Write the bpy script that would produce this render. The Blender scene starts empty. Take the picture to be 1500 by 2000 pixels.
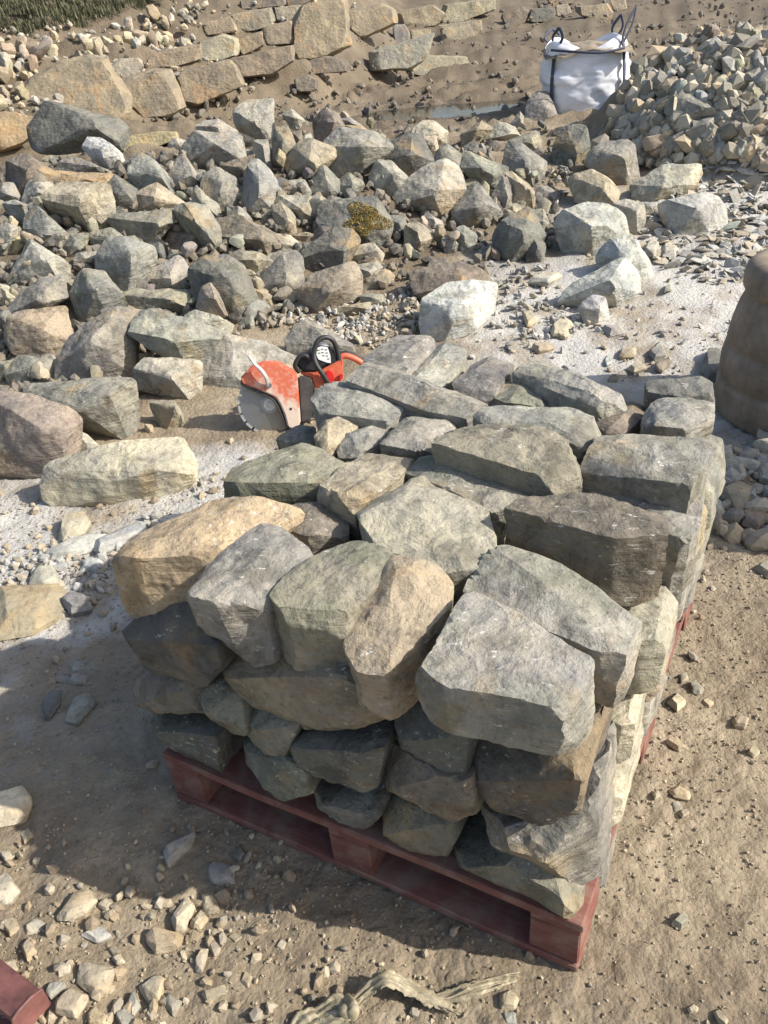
import bpy, bmesh, math, random
import numpy as np
from mathutils import Vector, Matrix
SC = bpy.context.scene
COL = SC.collection
R = math.radians

# ------------------------------------------------------------------ camera
FPX, CX, CY = 1600.0, 750.0, 1000.0          # focal length and centre, in pixels of the 1500x2000 photograph
PITCH, ROLL, CAMH = R(32.0), R(-5.07), 1.615
fw = np.array([0, math.cos(PITCH), -math.sin(PITCH)])
rt0 = np.array([1.0, 0, 0]); up0 = np.cross(rt0, fw)
rt = math.cos(ROLL)*rt0 + math.sin(ROLL)*up0
up = -math.sin(ROLL)*rt0 + math.cos(ROLL)*up0
CAM = np.array([0, 0, CAMH])
cd = bpy.data.cameras.new('camera'); cam = bpy.data.objects.new('camera', cd); COL.objects.link(cam)
cd.sensor_fit = 'VERTICAL'; cd.sensor_height = 24.0; cd.lens = FPX/2000.0*24.0
cd.clip_start = 0.05; cd.clip_end = 400
cam.matrix_world = Matrix(((rt[0], up[0], -fw[0], 0), (rt[1], up[1], -fw[1], 0), (rt[2], up[2], -fw[2], CAMH), (0, 0, 0, 1)))
SC.camera = cam

# ------------------------------------------------------------------ daylight
SUN_AZ, SUN_EL = -16.0, 37.0                  # azimuth measured from +X towards +Y
w = bpy.data.worlds.new('World'); SC.world = w; w.use_nodes = True
nt = w.node_tree; bg = nt.nodes['Background']
sky = nt.nodes.new('ShaderNodeTexSky'); sky.sky_type = 'NISHITA'; sky.sun_disc = False
sky.sun_elevation = R(SUN_EL); sky.sun_rotation = R(90.0 - SUN_AZ)
sky.air_density = 1.0; sky.dust_density = 2.5; sky.ozone_density = 1.0
nt.links.new(sky.outputs[0], bg.inputs[0]); bg.inputs[1].default_value = 0.13
sl = bpy.data.lights.new('sun', 'SUN'); sl.energy = 4.6; sl.angle = R(0.5); sl.color = (1.0, 0.945, 0.86)
so = bpy.data.objects.new('sun', sl); COL.objects.link(so); so.location = (6, -2, 6)
sv = Vector((math.cos(R(SUN_EL))*math.cos(R(SUN_AZ)), math.cos(R(SUN_EL))*math.sin(R(SUN_AZ)), math.sin(R(SUN_EL))))
so.rotation_euler = sv.to_track_quat('Z', 'Y').to_euler()
SC.view_settings.view_transform = 'Standard'; SC.view_settings.look = 'None'
SC.view_settings.exposure = 0.62; SC.view_settings.gamma = 1.0
SC.view_settings.use_curve_mapping = False
SC.render.engine = 'CYCLES'
SC.cycles.max_bounces = 5; SC.cycles.diffuse_bounces = 3; SC.cycles.use_denoising = True

# ------------------------------------------------------------------ numpy noise
_rs = np.random.RandomState(7)
_P = _rs.permutation(4096); _V = _rs.rand(4096)*2-1
def vnoise(p):
    i = np.floor(p).astype(np.int64); f = p-i; f = f*f*f*(f*(f*6-15)+10)
    def h(a, b, c): return _V[_P[(_P[(_P[(i[:, 0]+a) & 4095]+i[:, 1]+b) & 4095]+i[:, 2]+c) & 4095]]
    x, y, z = f[:, 0], f[:, 1], f[:, 2]
    l = lambda a, b, t: a+(b-a)*t
    return l(l(l(h(0,0,0), h(1,0,0), x), l(h(0,1,0), h(1,1,0), x), y), l(l(h(0,0,1), h(1,0,1), x), l(h(0,1,1), h(1,1,1), x), y), z)
def fbm(p, o=4, g=0.5):
    s = 0; a = 1.0; t = 0
    for k in range(o):
        s = s+a*vnoise(p*(2.03**k)+17.3*k); t += a; a *= g
    return s/t
def sstep(a, b, x): t = np.clip((x-a)/(b-a), 0, 1); return t*t*(3-2*t)

# ------------------------------------------------------------------ the lie of the land
def bump(x, y, cx, cy, rx, ry, rot, h, e=1.0):
    c, s = math.cos(rot), math.sin(rot); u = ((x-cx)*c+(y-cy)*s)/rx; v = (-(x-cx)*s+(y-cy)*c)/ry
    return h*np.clip(1-(u*u+v*v), 0, 1)**e
def land(x, y):
    x = np.asarray(x, float); y = np.asarray(y, float)
    z = 0.58*sstep(2.9, 9.2, y)
    z = z+bump(x, y, -2.6, 6.0, 3.4, 1.7, 0.12, 0.36, 1.2)          # the heap of boulders
    z = z+bump(x, y, -0.2, 6.6, 1.9, 1.0, 0.0, 0.18, 1.2)
    z = z+bump(x, y, 3.45, 7.35, 1.42, 1.35, 0.0, 0.68, 0.7)            # the spoil heap beside the bag
    z = z+bump(x, y, 5.1, 7.0, 1.7, 1.3, 0.0, 0.6, 0.8)
    toe = np.where(x < -0.4, 9.75+0.62*(x+.4), 9.75+2.6*(x+.4))           # foot of the quarry bank
    toe = np.minimum(toe, 13.5)
    sl_ = 0.32-0.20*sstep(-1.2, 1.6, x)
    d = np.clip(y-toe, 0, 60)
    z = z+sl_*d*sstep(0, 1.2, d)
    return z
def ray(px, py):
    d = fw*FPX+rt*(px-CX)-up*(py-CY); return d/FPX                    # unit depth along the view axis
def at_depth(px, py, D): return CAM+ray(px, py)*D
def at_z(px, py, z):
    d = ray(px, py); t = (z-CAMH)/d[2]; return CAM+d*t
def cast(px, py, off=0.0):
    d = ray(px, py); ts = np.arange(0.6, 40, 0.02)
    P = CAM[None]+d[None]*ts[:, None]
    k = np.nonzero(P[:, 2] < land(P[:, 0], P[:, 1])+off)[0]
    return (P[k[0]], ts[k[0]]) if len(k) else (P[-1], ts[-1])

# ------------------------------------------------------------------ object helpers
def tag(o, label=None, cat=None, group=None, kind=None):
    if label: o['label'] = label
    if cat: o['category'] = cat
    if group: o['group'] = group
    if kind: o['kind'] = kind
    return o
def link_mesh(name, V, F, mat, parent=None, loc=None, smooth=True, sharp=0):
    me = bpy.data.meshes.new(name)
    V = np.asarray(V, np.float32)
    if isinstance(F, np.ndarray) and F.ndim == 2:
        n = F.shape[1]; m = len(F)
        me.vertices.add(len(V)); me.vertices.foreach_set('co', V.ravel())
        me.loops.add(m*n); me.loops.foreach_set('vertex_index', F.astype(np.int32).ravel())
        me.polygons.add(m); me.polygons.foreach_set('loop_start', np.arange(0, m*n, n, dtype=np.int32))
        me.update(calc_edges=True)
    else:
        me.from_pydata([tuple(v) for v in V], [], [tuple(f) for f in F]); me.update()
    me.polygons.foreach_set('use_smooth', np.full(len(me.polygons), smooth))
    if mat: me.materials.append(mat)
    if sharp: me.set_sharp_from_angle(angle=R(sharp))
    o = bpy.data.objects.new(name, me); COL.objects.link(o)
    if loc is not None: o.location = loc
    if parent: o.parent = parent
    return o
def empty(name, loc, rz=0):
    o = bpy.data.objects.new(name, None); COL.objects.link(o); o.location = loc; o.rotation_euler = (0, 0, rz); o.empty_display_size = .1
    return o
def bm_obj(name, bm, mat, parent=None, loc=None, smooth=False):
    me = bpy.data.meshes.new(name); bm.normal_update(); bm.to_mesh(me); bm.free()
    me.polygons.foreach_set('use_smooth', np.full(len(me.polygons), smooth))
    if mat: me.materials.append(mat)
    o = bpy.data.objects.new(name, me); COL.objects.link(o)
    if loc is not None: o.location = loc
    if parent: o.parent = parent
    return o

_ICO = {}
def ico(s):
    if s not in _ICO:
        bm = bmesh.new(); bmesh.ops.create_icosphere(bm, subdivisions=s, radius=1.0)
        V = np.array([v.co for v in bm.verts]); V /= np.linalg.norm(V, axis=1)[:, None]
        F = np.array([[v.index for v in f.verts] for f in bm.faces]); bm.free(); _ICO[s] = (V, F)
    return _ICO[s]
_ICE = {}
def ico_edges(s):
    if s not in _ICE:
        F = ico(s)[1]; E = np.sort(np.vstack([F[:, :2], F[:, 1:], F[:, [0, 2]]]), 1); _ICE[s] = np.unique(E, axis=0)
    return _ICE[s]
def hull(P):
    bm = bmesh.new()
    for p in P: bm.verts.new(p)
    bmesh.ops.convex_hull(bm, input=bm.verts[:], use_existing_faces=False)
    bmesh.ops.delete(bm, geom=[v for v in bm.verts if not v.link_faces], context='VERTS')
    bm.normal_update(); c = np.mean([v.co for v in bm.verts], axis=0); out = []
    for f in bm.faces:
        if f.calc_area() < 1e-9: continue
        n = np.array(f.normal); d = float(n@(np.array(f.verts[0].co)-c))
        if d < 0: n, d = -n, -d
        for i, (n2, d2) in enumerate(out):
            if n2@n > .97:
                out[i] = ((n2+n)/np.linalg.norm(n2+n), (d+d2)/2); break
        else: out.append((n, d))
    bm.free(); return c, out
def stone_from_planes(planes, axes, half, sub, p=0, rough=0.03, seed=0, chips=4, lump=0.05):
    """convex polyhedron sampled radially, vertices snapped on to its edges; planes = (normal, distance) round the origin"""
    rg = np.random.RandomState(seed)
    V, F = ico(sub)
    q = (V*half[None])@axes; qn = np.linalg.norm(q, axis=1)
    N = np.array([a for a, b in planes]); D = np.array([max(b, 1e-3) for a, b in planes])
    size = float(np.mean(half))
    t = np.maximum(q@(N/D[:, None]).T, 0)
    r = 1.0/t.max(1)
    for k in range(chips):                                            # knock off corners
        P = q*r[:, None]; i = rg.randint(len(P)); far = P[np.argmax(P@(P[i]/np.linalg.norm(P[i])))]
        n = far/np.linalg.norm(far)+rg.randn(3)*0.35; n /= np.linalg.norm(n)
        d = (P@n).max()*rg.uniform(0.87, 0.96)
        N = np.vstack([N, n]); D = np.append(D, d); t = np.hstack([t, np.maximum(q@n/d, 0)[:, None]]); r = 1.0/t.max(1)
    P = q*r[:, None]
    i1 = t.argmax(1); t2 = t.copy(); t2[np.arange(len(P)), i1] = -1; i2 = t2.argmax(1)
    n1, n2 = N[i1], N[i2]; e = n2-(n1*n2).sum(1)[:, None]*n1; en = (e*n2).sum(1)
    s = (D[i2]-(n2*P).sum(1))/np.maximum(en, 1e-4); lim = 0.95*(1.107/2**(sub-1))*np.linalg.norm(P, axis=1)
    mv = np.abs(s)*np.linalg.norm(e, axis=1) < lim
    P = np.where((mv & (en > .02))[:, None], P+e*s[:, None], P)
    E_ = ico_edges(sub); deg = np.bincount(E_.ravel(), minlength=len(P)).astype(float)
    for _ in range(1):
        S_ = np.stack([np.bincount(E_[:, 0], P[E_[:, 1], c_], len(P))+np.bincount(E_[:, 1], P[E_[:, 0], c_], len(P)) for c_ in range(3)], 1)
        k_ = .20 if sub > 4 else .10; P = P*(1-k_)+k_*S_/deg[:, None]
    P = P*(1.0+.03/(sub-1))
    u = P/np.maximum(np.linalg.norm(P, axis=1)[:, None], 1e-6)
    o = rg.rand(3)*100
    a = fbm(P/size*0.9+o, 3)*lump*size*1.6
    b = fbm(P/size*3.0+o+9, 4, 0.55)
    b2 = fbm(P/size*9.0+o+29, 3, 0.6)*(1 if sub > 4 else .5)
    W = P/size; fc = np.zeros(len(P))                                 # shell-like fracture hollows meeting in sharp arrises
    for lev, (nc_, am, kk) in enumerate(((14, 1.0, 1.1), (55, 0.5, 3.2))):
        C_ = W[rg.randint(len(W), size=nc_)]; g_ = rg.randn(nc_, 3)*.5*am; h_ = rg.uniform(-.5, .5, nc_)*am
        ww = W+0.12/(lev+1)*np.stack([vnoise(W*2.5*(lev+1)+o+k*11) for k in range(3)], 1)
        best = np.full(len(W), 1e9)
        for c_, g1, h1 in zip(C_, g_, h_):
            dd = ww-c_; best = np.minimum(best, h1+(dd*dd).sum(1)*kk*am+dd@g1)
        fc = fc+best-best.mean()
    P = P+u*(a+b*rough*size*0.8+b2*rough*size*.7+fc*rough*size*1.5)[:, None]
    return P, F
def pca(P):
    C = P-P.mean(0); w_, v_ = np.linalg.eigh(C.T@C/len(C)); A = v_.T[::-1]
    ext = np.array([np.abs(C@a).max() for a in A]); return A, np.maximum(ext, 1e-3)

# ------------------------------------------------------------------ materials
def M_new(name):
    m = bpy.data.materials.new(name); m.use_nodes = True; n = m.node_tree.nodes; l = m.node_tree.links
    return m, n, l, n['Principled BSDF']
def tex(n, l, kind, scale, vec, **k):
    t = n.new('ShaderNodeTex'+kind)
    t.inputs['Scale'].default_value = scale
    for a, b in k.items(): t.inputs[a].default_value = b
    l.new(vec, t.inputs['Vector']); return t
def ramp(n, l, src, a, b, c0=(0,0,0,1), c1=(1,1,1,1)):
    r = n.new('ShaderNodeValToRGB'); r.color_ramp.elements[0].position = a; r.color_ramp.elements[1].position = b
    r.color_ramp.elements[0].color = c0; r.color_ramp.elements[1].color = c1; l.new(src, r.inputs[0]); return r.outputs[0]
def mix(n, l, f, a, b, mode='MIX'):
    m = n.new('ShaderNodeMix'); m.data_type = 'RGBA'; m.blend_type = mode
    for s, v in ((m.inputs[0], f), (m.inputs[6], a), (m.inputs[7], b)):
        if hasattr(v, 'links') or hasattr(v, 'is_output'): l.new(v, s)
        else: s.default_value = v if not isinstance(v, tuple) or len(v) == 4 else (*v, 1)
    return m.outputs[2]
def math_(n, l, op, a, b):
    m = n.new('ShaderNodeMath'); m.operation = op
    for s, v in ((m.inputs[0], a), (m.inputs[1], b)):
        if hasattr(v, 'is_output'): l.new(v, s)
        else: s.default_value = v
    return m.outputs[0]
def stone_material(name, fleck=0.5, grain=1.0, stain=(0.40, 0.27, 0.12), bump_=0.5, dark_=1.0):
    m, n, l, b = M_new(name)
    tc = n.new('ShaderNodeTexCoord'); oi = n.new('ShaderNodeObjectInfo')
    ad = n.new('ShaderNodeVectorMath'); ad.operation = 'ADD'
    sc_ = n.new('ShaderNodeVectorMath'); sc_.operation = 'SCALE'; l.new(oi.outputs['Location'], sc_.inputs[0]); sc_.inputs[3].default_value = 7.3
    l.new(tc.outputs['Object'], ad.inputs[0]); l.new(sc_.outputs[0], ad.inputs[1]); v = ad.outputs[0]
    big = tex(n, l, 'Noise', 5.0, v, Detail=5, Roughness=0.6).outputs[0]
    mid = tex(n, l, 'Noise', 14.0, v, Detail=8, Roughness=0.65, Distortion=0.4).outputs[0]
    fine = tex(n, l, 'Noise', 75.0, v, Detail=6, Roughness=0.7).outputs[0]
    base = oi.outputs['Color']
    c = mix(n, l, ramp(n, l, big, 0.35, 0.68), mix(n, l, 1.0, base, (0.72, 0.73, 0.74, 1), 'MULTIPLY'), mix(n, l, 1.0, base, (1.18, 1.14, 1.02, 1), 'MULTIPLY'))
    c = mix(n, l, math_(n, l, 'MULTIPLY', ramp(n, l, mid, 0.40, 0.66), 0.40), c, mix(n, l, 1.0, c, (0.66, 0.66, 0.66, 1), 'MULTIPLY'))
    wz = tex(n, l, 'Noise', 9.0, v, Detail=7, Roughness=0.68, Distortion=0.5).outputs[0]      # weathered dark skin
    c = mix(n, l, math_(n, l, 'MULTIPLY', ramp(n, l, wz, 0.50, 0.60), 0.62*dark_), c, mix(n, l, 1.0, c, (0.44, 0.43, 0.41, 1), 'MULTIPLY'))
    pz = tex(n, l, 'Noise', 7.5, v, Detail=7, Roughness=0.7, Distortion=0.3).outputs[0]       # paler broken patches
    c = mix(n, l, math_(n, l, 'MULTIPLY', ramp(n, l, pz, 0.56, 0.64), 0.45), c, mix(n, l, 1.0, c, (1.45, 1.40, 1.25, 1), 'MULTIPLY'))
    # iron stain patches
    st = tex(n, l, 'Noise', 3.6, v, Detail=4, Roughness=0.55, Distortion=0.8)
    st_ = math_(n, l, 'MULTIPLY', ramp(n, l, st.outputs[0], 0.57, 0.70), 0.45)
    c = mix(n, l, st_, c, stain)
    # algae, amount in the object's alpha
    al = tex(n, l, 'Noise', 6.5, v, Detail=6, Roughness=0.6).outputs[0]
    gm = math_(n, l, 'MULTIPLY', ramp(n, l, al, 0.44, 0.62), math_(n, l, 'MULTIPLY', oi.outputs['Alpha'], .75))
    c = mix(n, l, gm, c, (0.185, 0.195, 0.125, 1))
    # pale scrapes and lichen flecks
    wv = n.new('ShaderNodeVectorMath'); wv.operation = 'MULTIPLY'; l.new(v, wv.inputs[0]); wv.inputs[1].default_value = (1, 1.7, 2.6)
    fl = tex(n, l, 'Noise', 34.0, wv.outputs[0], Detail=8, Roughness=0.78, Distortion=0.25).outputs[0]
    fz = tex(n, l, 'Noise', 6.0, v, Detail=2).outputs[0]
    fm = math_(n, l, 'MULTIPLY', ramp(n, l, fl, 0.585, 0.635), math_(n, l, 'MULTIPLY', ramp(n, l, fz, 0.46, 0.58), fleck))
    c = mix(n, l, fm, c, (0.62, 0.60, 0.54, 1))
    # dark pits
    c = mix(n, l, math_(n, l, 'MULTIPLY', ramp(n, l, fine, 0.30, 0.44, (1, 1, 1, 1), (0, 0, 0, 1)), 0.5), c, (0.05, 0.05, 0.045, 1))
    c = mix(n, l, 0.5, c, mix(n, l, 1.0, c, mix(n, l, fine, (0.5, 0.5, 0.5), (1.5, 1.5, 1.5)), 'MULTIPLY'))
    l.new(c, b.inputs['Base Color']); b.inputs['Roughness'].default_value = 0.88; b.inputs['Specular IOR Level'].default_value = 0.25
    vor = tex(n, l, 'Voronoi', 26.0, v); vor.feature = 'F1'
    sv_ = n.new('ShaderNodeVectorMath'); sv_.operation = 'MULTIPLY'; l.new(v, sv_.inputs[0]); sv_.inputs[1].default_value = (1, 1.3, 8)   # bedding
    bed = tex(n, l, 'Noise', 9.0, sv_.outputs[0], Detail=4, Roughness=0.55, Distortion=0.6).outputs[0]
    mid = math_(n, l, 'ADD', mid, math_(n, l, 'MULTIPLY', bed, 0.45))
    h = math_(n, l, 'ADD', math_(n, l, 'MULTIPLY', mid, 0.9), math_(n, l, 'ADD', math_(n, l, 'MULTIPLY', fine, 0.22*grain), math_(n, l, 'MULTIPLY', vor.outputs['Distance'], 0.35)))
    bu = n.new('ShaderNodeBump'); bu.inputs['Strength'].default_value = bump_; bu.inputs['Distance'].default_value = 0.032
    l.new(h, bu.inputs['Height']); l.new(bu.outputs[0], b.inputs['Normal'])
    return m
def plain(name, col, rough=0.6, metal=0.0, var=0.25, scale=30, bump_=0.15, spec=0.5):
    m, n, l, b = M_new(name); tc = n.new('ShaderNodeTexCoord')
    a = tex(n, l, 'Noise', scale, tc.outputs['Object'], Detail=6, Roughness=0.65).outputs[0]
    lo = tuple(x*(1-var) for x in col)+(1,); hi = tuple(min(1, x*(1+var)) for x in col)+(1,)
    l.new(ramp(n, l, a, 0.3, 0.7, lo, hi), b.inputs['Base Color'])
    b.inputs['Roughness'].default_value = rough; b.inputs['Metallic'].default_value = metal; b.inputs['Specular IOR Level'].default_value = spec
    bu = n.new('ShaderNodeBump'); bu.inputs['Strength'].default_value = bump_; bu.inputs['Distance'].default_value = 0.004
    l.new(a, bu.inputs['Height']); l.new(bu.outputs[0], b.inputs['Normal']); return m
M_WALL = stone_material('walling stone', fleck=0.9, bump_=.75)
M_ROCK = stone_material('quarry rock', fleck=0.55, bump_=0.75)
M_TAN = stone_material('cut sandstone block', fleck=0.15, stain=(0.42, 0.25, 0.11, 1) if False else (0.42, 0.25, 0.11), bump_=0.6, dark_=.5)
M_SMALL = stone_material('broken stone', fleck=0.25, bump_=0.45, dark_=.5)
def jit(c, s, k=0.06):
    rg = random.Random(s*7919+13); g = rg.uniform(-k, k)
    return tuple(max(0.02, x*(1+g+rg.uniform(-k, k)*0.4)) for x in c)
TONE0 = dict(grey=(0.245, 0.236, 0.212), dark=(0.150, 0.147, 0.136), pale=(0.325, 0.31, 0.268), white=(0.385, 0.385, 0.375), dust=(0.33, 0.33, 0.315),
            buff=(0.315, 0.278, 0.215), tan=(0.285, 0.24, 0.178), orange=(0.35, 0.265, 0.17), cream=(0.37, 0.335, 0.265), green=(0.232, 0.228, 0.195),
            brown=(0.19, 0.165, 0.138), blue=(0.242, 0.240, 0.226), olive=(0.235, 0.222, 0.178), pink=(0.265, 0.23, 0.19), yellow=(0.38, 0.33, 0.21))
TONE = {k: tuple(x*1.38 for x in v) for k, v in TONE0.items()}
# ------------------------------------------------------------------ ground sheet
def blob(x, y, px, py, rx, ry, e=1.0):
    c, _ = cast(px, py); return np.clip(1-(((x-c[0])/rx)**2+((y-c[1])/ry)**2), 0, 1)**e
rows = [-8, -5, -3, -1.5, -0.5, 0.1]
y_ = 0.4
while y_ < 70: rows.append(y_); y_ += 0.0115 if y_ < 2.2 else 0.0115*(1+(y_-2.2)*0.55) if y_ < 12 else (y_-10.5)*0.12
rows = np.array(rows); T = np.linspace(-1, 1, 430); T = np.sign(T)*np.abs(T)**1.25*1.15
GY = np.repeat(rows[:, None], len(T), 1); GX = T[None]*(np.abs(rows[:, None])*0.95+2.0)
gx, gy = GX.ravel(), GY.ravel()
gz = land(gx, gy)
P3 = np.stack([gx, gy, gx*0], 1)
PUD, _ = cast(868, 212); PZ = float(land(PUD[0], PUD[1]))-0.012
pud = np.clip(1-(((gx-PUD[0])/1.25)**2+((gy-PUD[1]-0.05)/0.62)**2), 0, 1)
rub = np.clip(blob(gx, gy, 1400, 170, 2.0, 1.9)*2, 0, 1)
far = sstep(6.5, 9, gy)
rut = np.abs(fbm(P3*np.array([0.5, 3.2, 1])+5, 3))
near_amp = 0.022*fbm(P3*2.2, 3)+0.014*fbm(P3*9, 4, .6)+0.014*np.maximum(fbm(P3*26+40, 4, .6), -0.1)+0.006*fbm(P3*80+80, 2)
gz = gz+near_amp*(1+far*1.3)+far*(1-sstep(14, 20, gy))*(rut-0.18)*0.26*(1-np.clip(pud*3, 0, 1))
fl_ = sstep(0, .7, np.clip(1-(((gx-PUD[0])/2.6)**2+((gy-PUD[1])/1.5)**2), 0, 1))
gz = gz*(1-fl_)+(PZ-.012+(gz-land(gx, gy))*.45)*fl_
gz = gz*(1-sstep(0, .45, pud))+(PZ-.075)*sstep(0, .45, pud)
bank = sstep(0.4, 2.5, gz-0.75)*far
gz = gz+bank*0.16*fbm(P3*3.5+3, 5, .6)+far*.10*np.maximum(fbm(P3*6+33, 4, .62), -.1)*(1-np.clip(pud*3, 0, 1))
# dust pale patches, soaked mud; shadows in the heap's gaps are painted in too
dust = np.clip(blob(gx, gy, 1290, 590, 1.3, 1.7, .7)*1.3+blob(gx, gy, 1440, 420, 1.3, 1.0, .7)*1.4+blob(gx, gy, 1010, 560, .7, .6)*0.6+blob(gx, gy, 300, 960, .9, .42, .6)*1.2+blob(gx, gy, 60, 1080, .7, .45, .6)*1.1+blob(gx, gy, 250, 1150, .5, .3, .6)*0.9+blob(gx, gy, 60, 1380, .5, .5, .6)*0.45, 0, 1)
dust = np.clip(dust*(0.75+0.9*fbm(P3*5+70, 4)), 0, 1)
gap_shade = bump(gx, gy, -1.6, 6.2, 4.4, 1.9, 0.08, 1.0, .6)  # shadows between the boulders, painted as darker ground over the heap
wet_shade = np.clip(1.1*gap_shade+.55*bank+sstep(7.2, 8.4, gy)*(0.55+0.5*fbm(P3*1.3+9, 3))*(1-0.55*bank)+pud*1.5-rub*0.5, 0, 1)
wet_shade = np.maximum(wet_shade, sstep(7.4, 8.8, gy)*(.80+.35*fbm(P3*2+19, 3))*(1-rub*.5)).clip(0, 1)
nr, nc = len(rows), len(T); I = np.arange(nr*nc).reshape(nr, nc)
GF = np.stack([I[:-1, :-1].ravel(), I[:-1, 1:].ravel(), I[1:, 1:].ravel(), I[1:, :-1].ravel()], 1)
m, n, l, b = M_new('dirt ground')
tc = n.new('ShaderNodeTexCoord'); v = tc.outputs['Object']
def attr(nm): a = n.new('ShaderNodeAttribute'); a.attribute_name = nm; return a.outputs['Fac']
n1 = tex(n, l, 'Noise', 2.2, v, Detail=6, Roughness=.6).outputs[0]
n2 = tex(n, l, 'Noise', 16, v, Detail=8, Roughness=.7).outputs[0]
n3 = tex(n, l, 'Noise', 110, v, Detail=6, Roughness=.75).outputs[0]
c = ramp(n, l, n1, .38, .62, (0.235, 0.188, 0.130, 1), (0.355, 0.295, 0.208, 1))
c = mix(n, l, math_(n, l, 'MULTIPLY', ramp(n, l, n2, .40, .62), .5), c, (0.175, 0.138, 0.092))
dn = ramp(n, l, math_(n, l, 'ADD', attr('dust'), math_(n, l, 'MULTIPLY', math_(n, l, 'SUBTRACT', n2, .5), .9)), .15, .75)
c = mix(n, l, math_(n, l, 'MULTIPLY', dn, .92), c, (0.47, 0.455, 0.42))
c = mix(n, l, math_(n, l, 'MULTIPLY', attr('wet_shade'), .88), c, mix(n, l, n1, (0.065, 0.050, 0.033), (0.15, 0.118, 0.08)))
c = mix(n, l, .5, c, mix(n, l, 1.0, c, mix(n, l, n3, (.35, .35, .35), (1.65, 1.65, 1.65)), 'MULTIPLY'))
l.new(c, b.inputs['Base Color']); b.inputs['Specular IOR Level'].default_value = .25
rr = math_(n, l, 'SUBTRACT', .95, math_(n, l, 'MULTIPLY', attr('wet_shade'), .25)); l.new(rr, b.inputs['Roughness'])
vo = tex(n, l, 'Voronoi', 55, v); vo2 = tex(n, l, 'Voronoi', 130, v)
hh = math_(n, l, 'ADD', math_(n, l, 'MULTIPLY', n2, .8), math_(n, l, 'ADD', math_(n, l, 'MULTIPLY', n3, .35), math_(n, l, 'SUBTRACT', math_(n, l, 'MULTIPLY', vo.outputs['Distance'], -.35), math_(n, l, 'MULTIPLY', vo2.outputs['Distance'], .15))))
bu = n.new('ShaderNodeBump'); bu.inputs['Strength'].default_value = .75; bu.inputs['Distance'].default_value = .02
l.new(hh, bu.inputs['Height']); l.new(bu.outputs[0], b.inputs['Normal']); M_GROUND = m
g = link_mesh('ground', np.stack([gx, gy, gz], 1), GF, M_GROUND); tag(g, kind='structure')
for nm, arr in (('dust', dust), ('wet_shade', wet_shade)):
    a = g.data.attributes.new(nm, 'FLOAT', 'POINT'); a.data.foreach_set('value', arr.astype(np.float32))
_gz = gz.reshape(nr, nc)
def ground(x, y):                                                     # height of the finished ground sheet
    j = int(np.clip(np.searchsorted(rows, y), 1, nr-1)); t = x/(abs(y)*0.95+2.0)/1.15
    t = math.copysign(abs(t)**0.8, t); i = int(np.clip((t+1)/2*(nc-1), 0, nc-1)); return float(_gz[j, i])
# puddle
m, n, l, b = M_new('puddle water'); b.inputs['Base Color'].default_value = (0.035, 0.032, 0.025, 1); b.inputs['Roughness'].default_value = .06
b.inputs['IOR'].default_value = 1.33; b.inputs['Specular IOR Level'].default_value = .7
tc = n.new('ShaderNodeTexCoord'); nn = tex(n, l, 'Noise', 14, tc.outputs['Object'], Detail=3).outputs[0]
bu = n.new('ShaderNodeBump'); bu.inputs['Strength'].default_value = .08; bu.inputs['Distance'].default_value = .01; l.new(nn, bu.inputs['Height']); l.new(bu.outputs[0], b.inputs['Normal'])
an = np.linspace(0, 2*math.pi, 49)[:-1]
V = [(PUD[0]+1.3*math.cos(a), PUD[1]+.05+.66*math.sin(a), PZ-0.018) for a in an]
o = link_mesh('puddle', V, [tuple(range(48))], m, smooth=False); tag(o, kind='structure')

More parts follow.
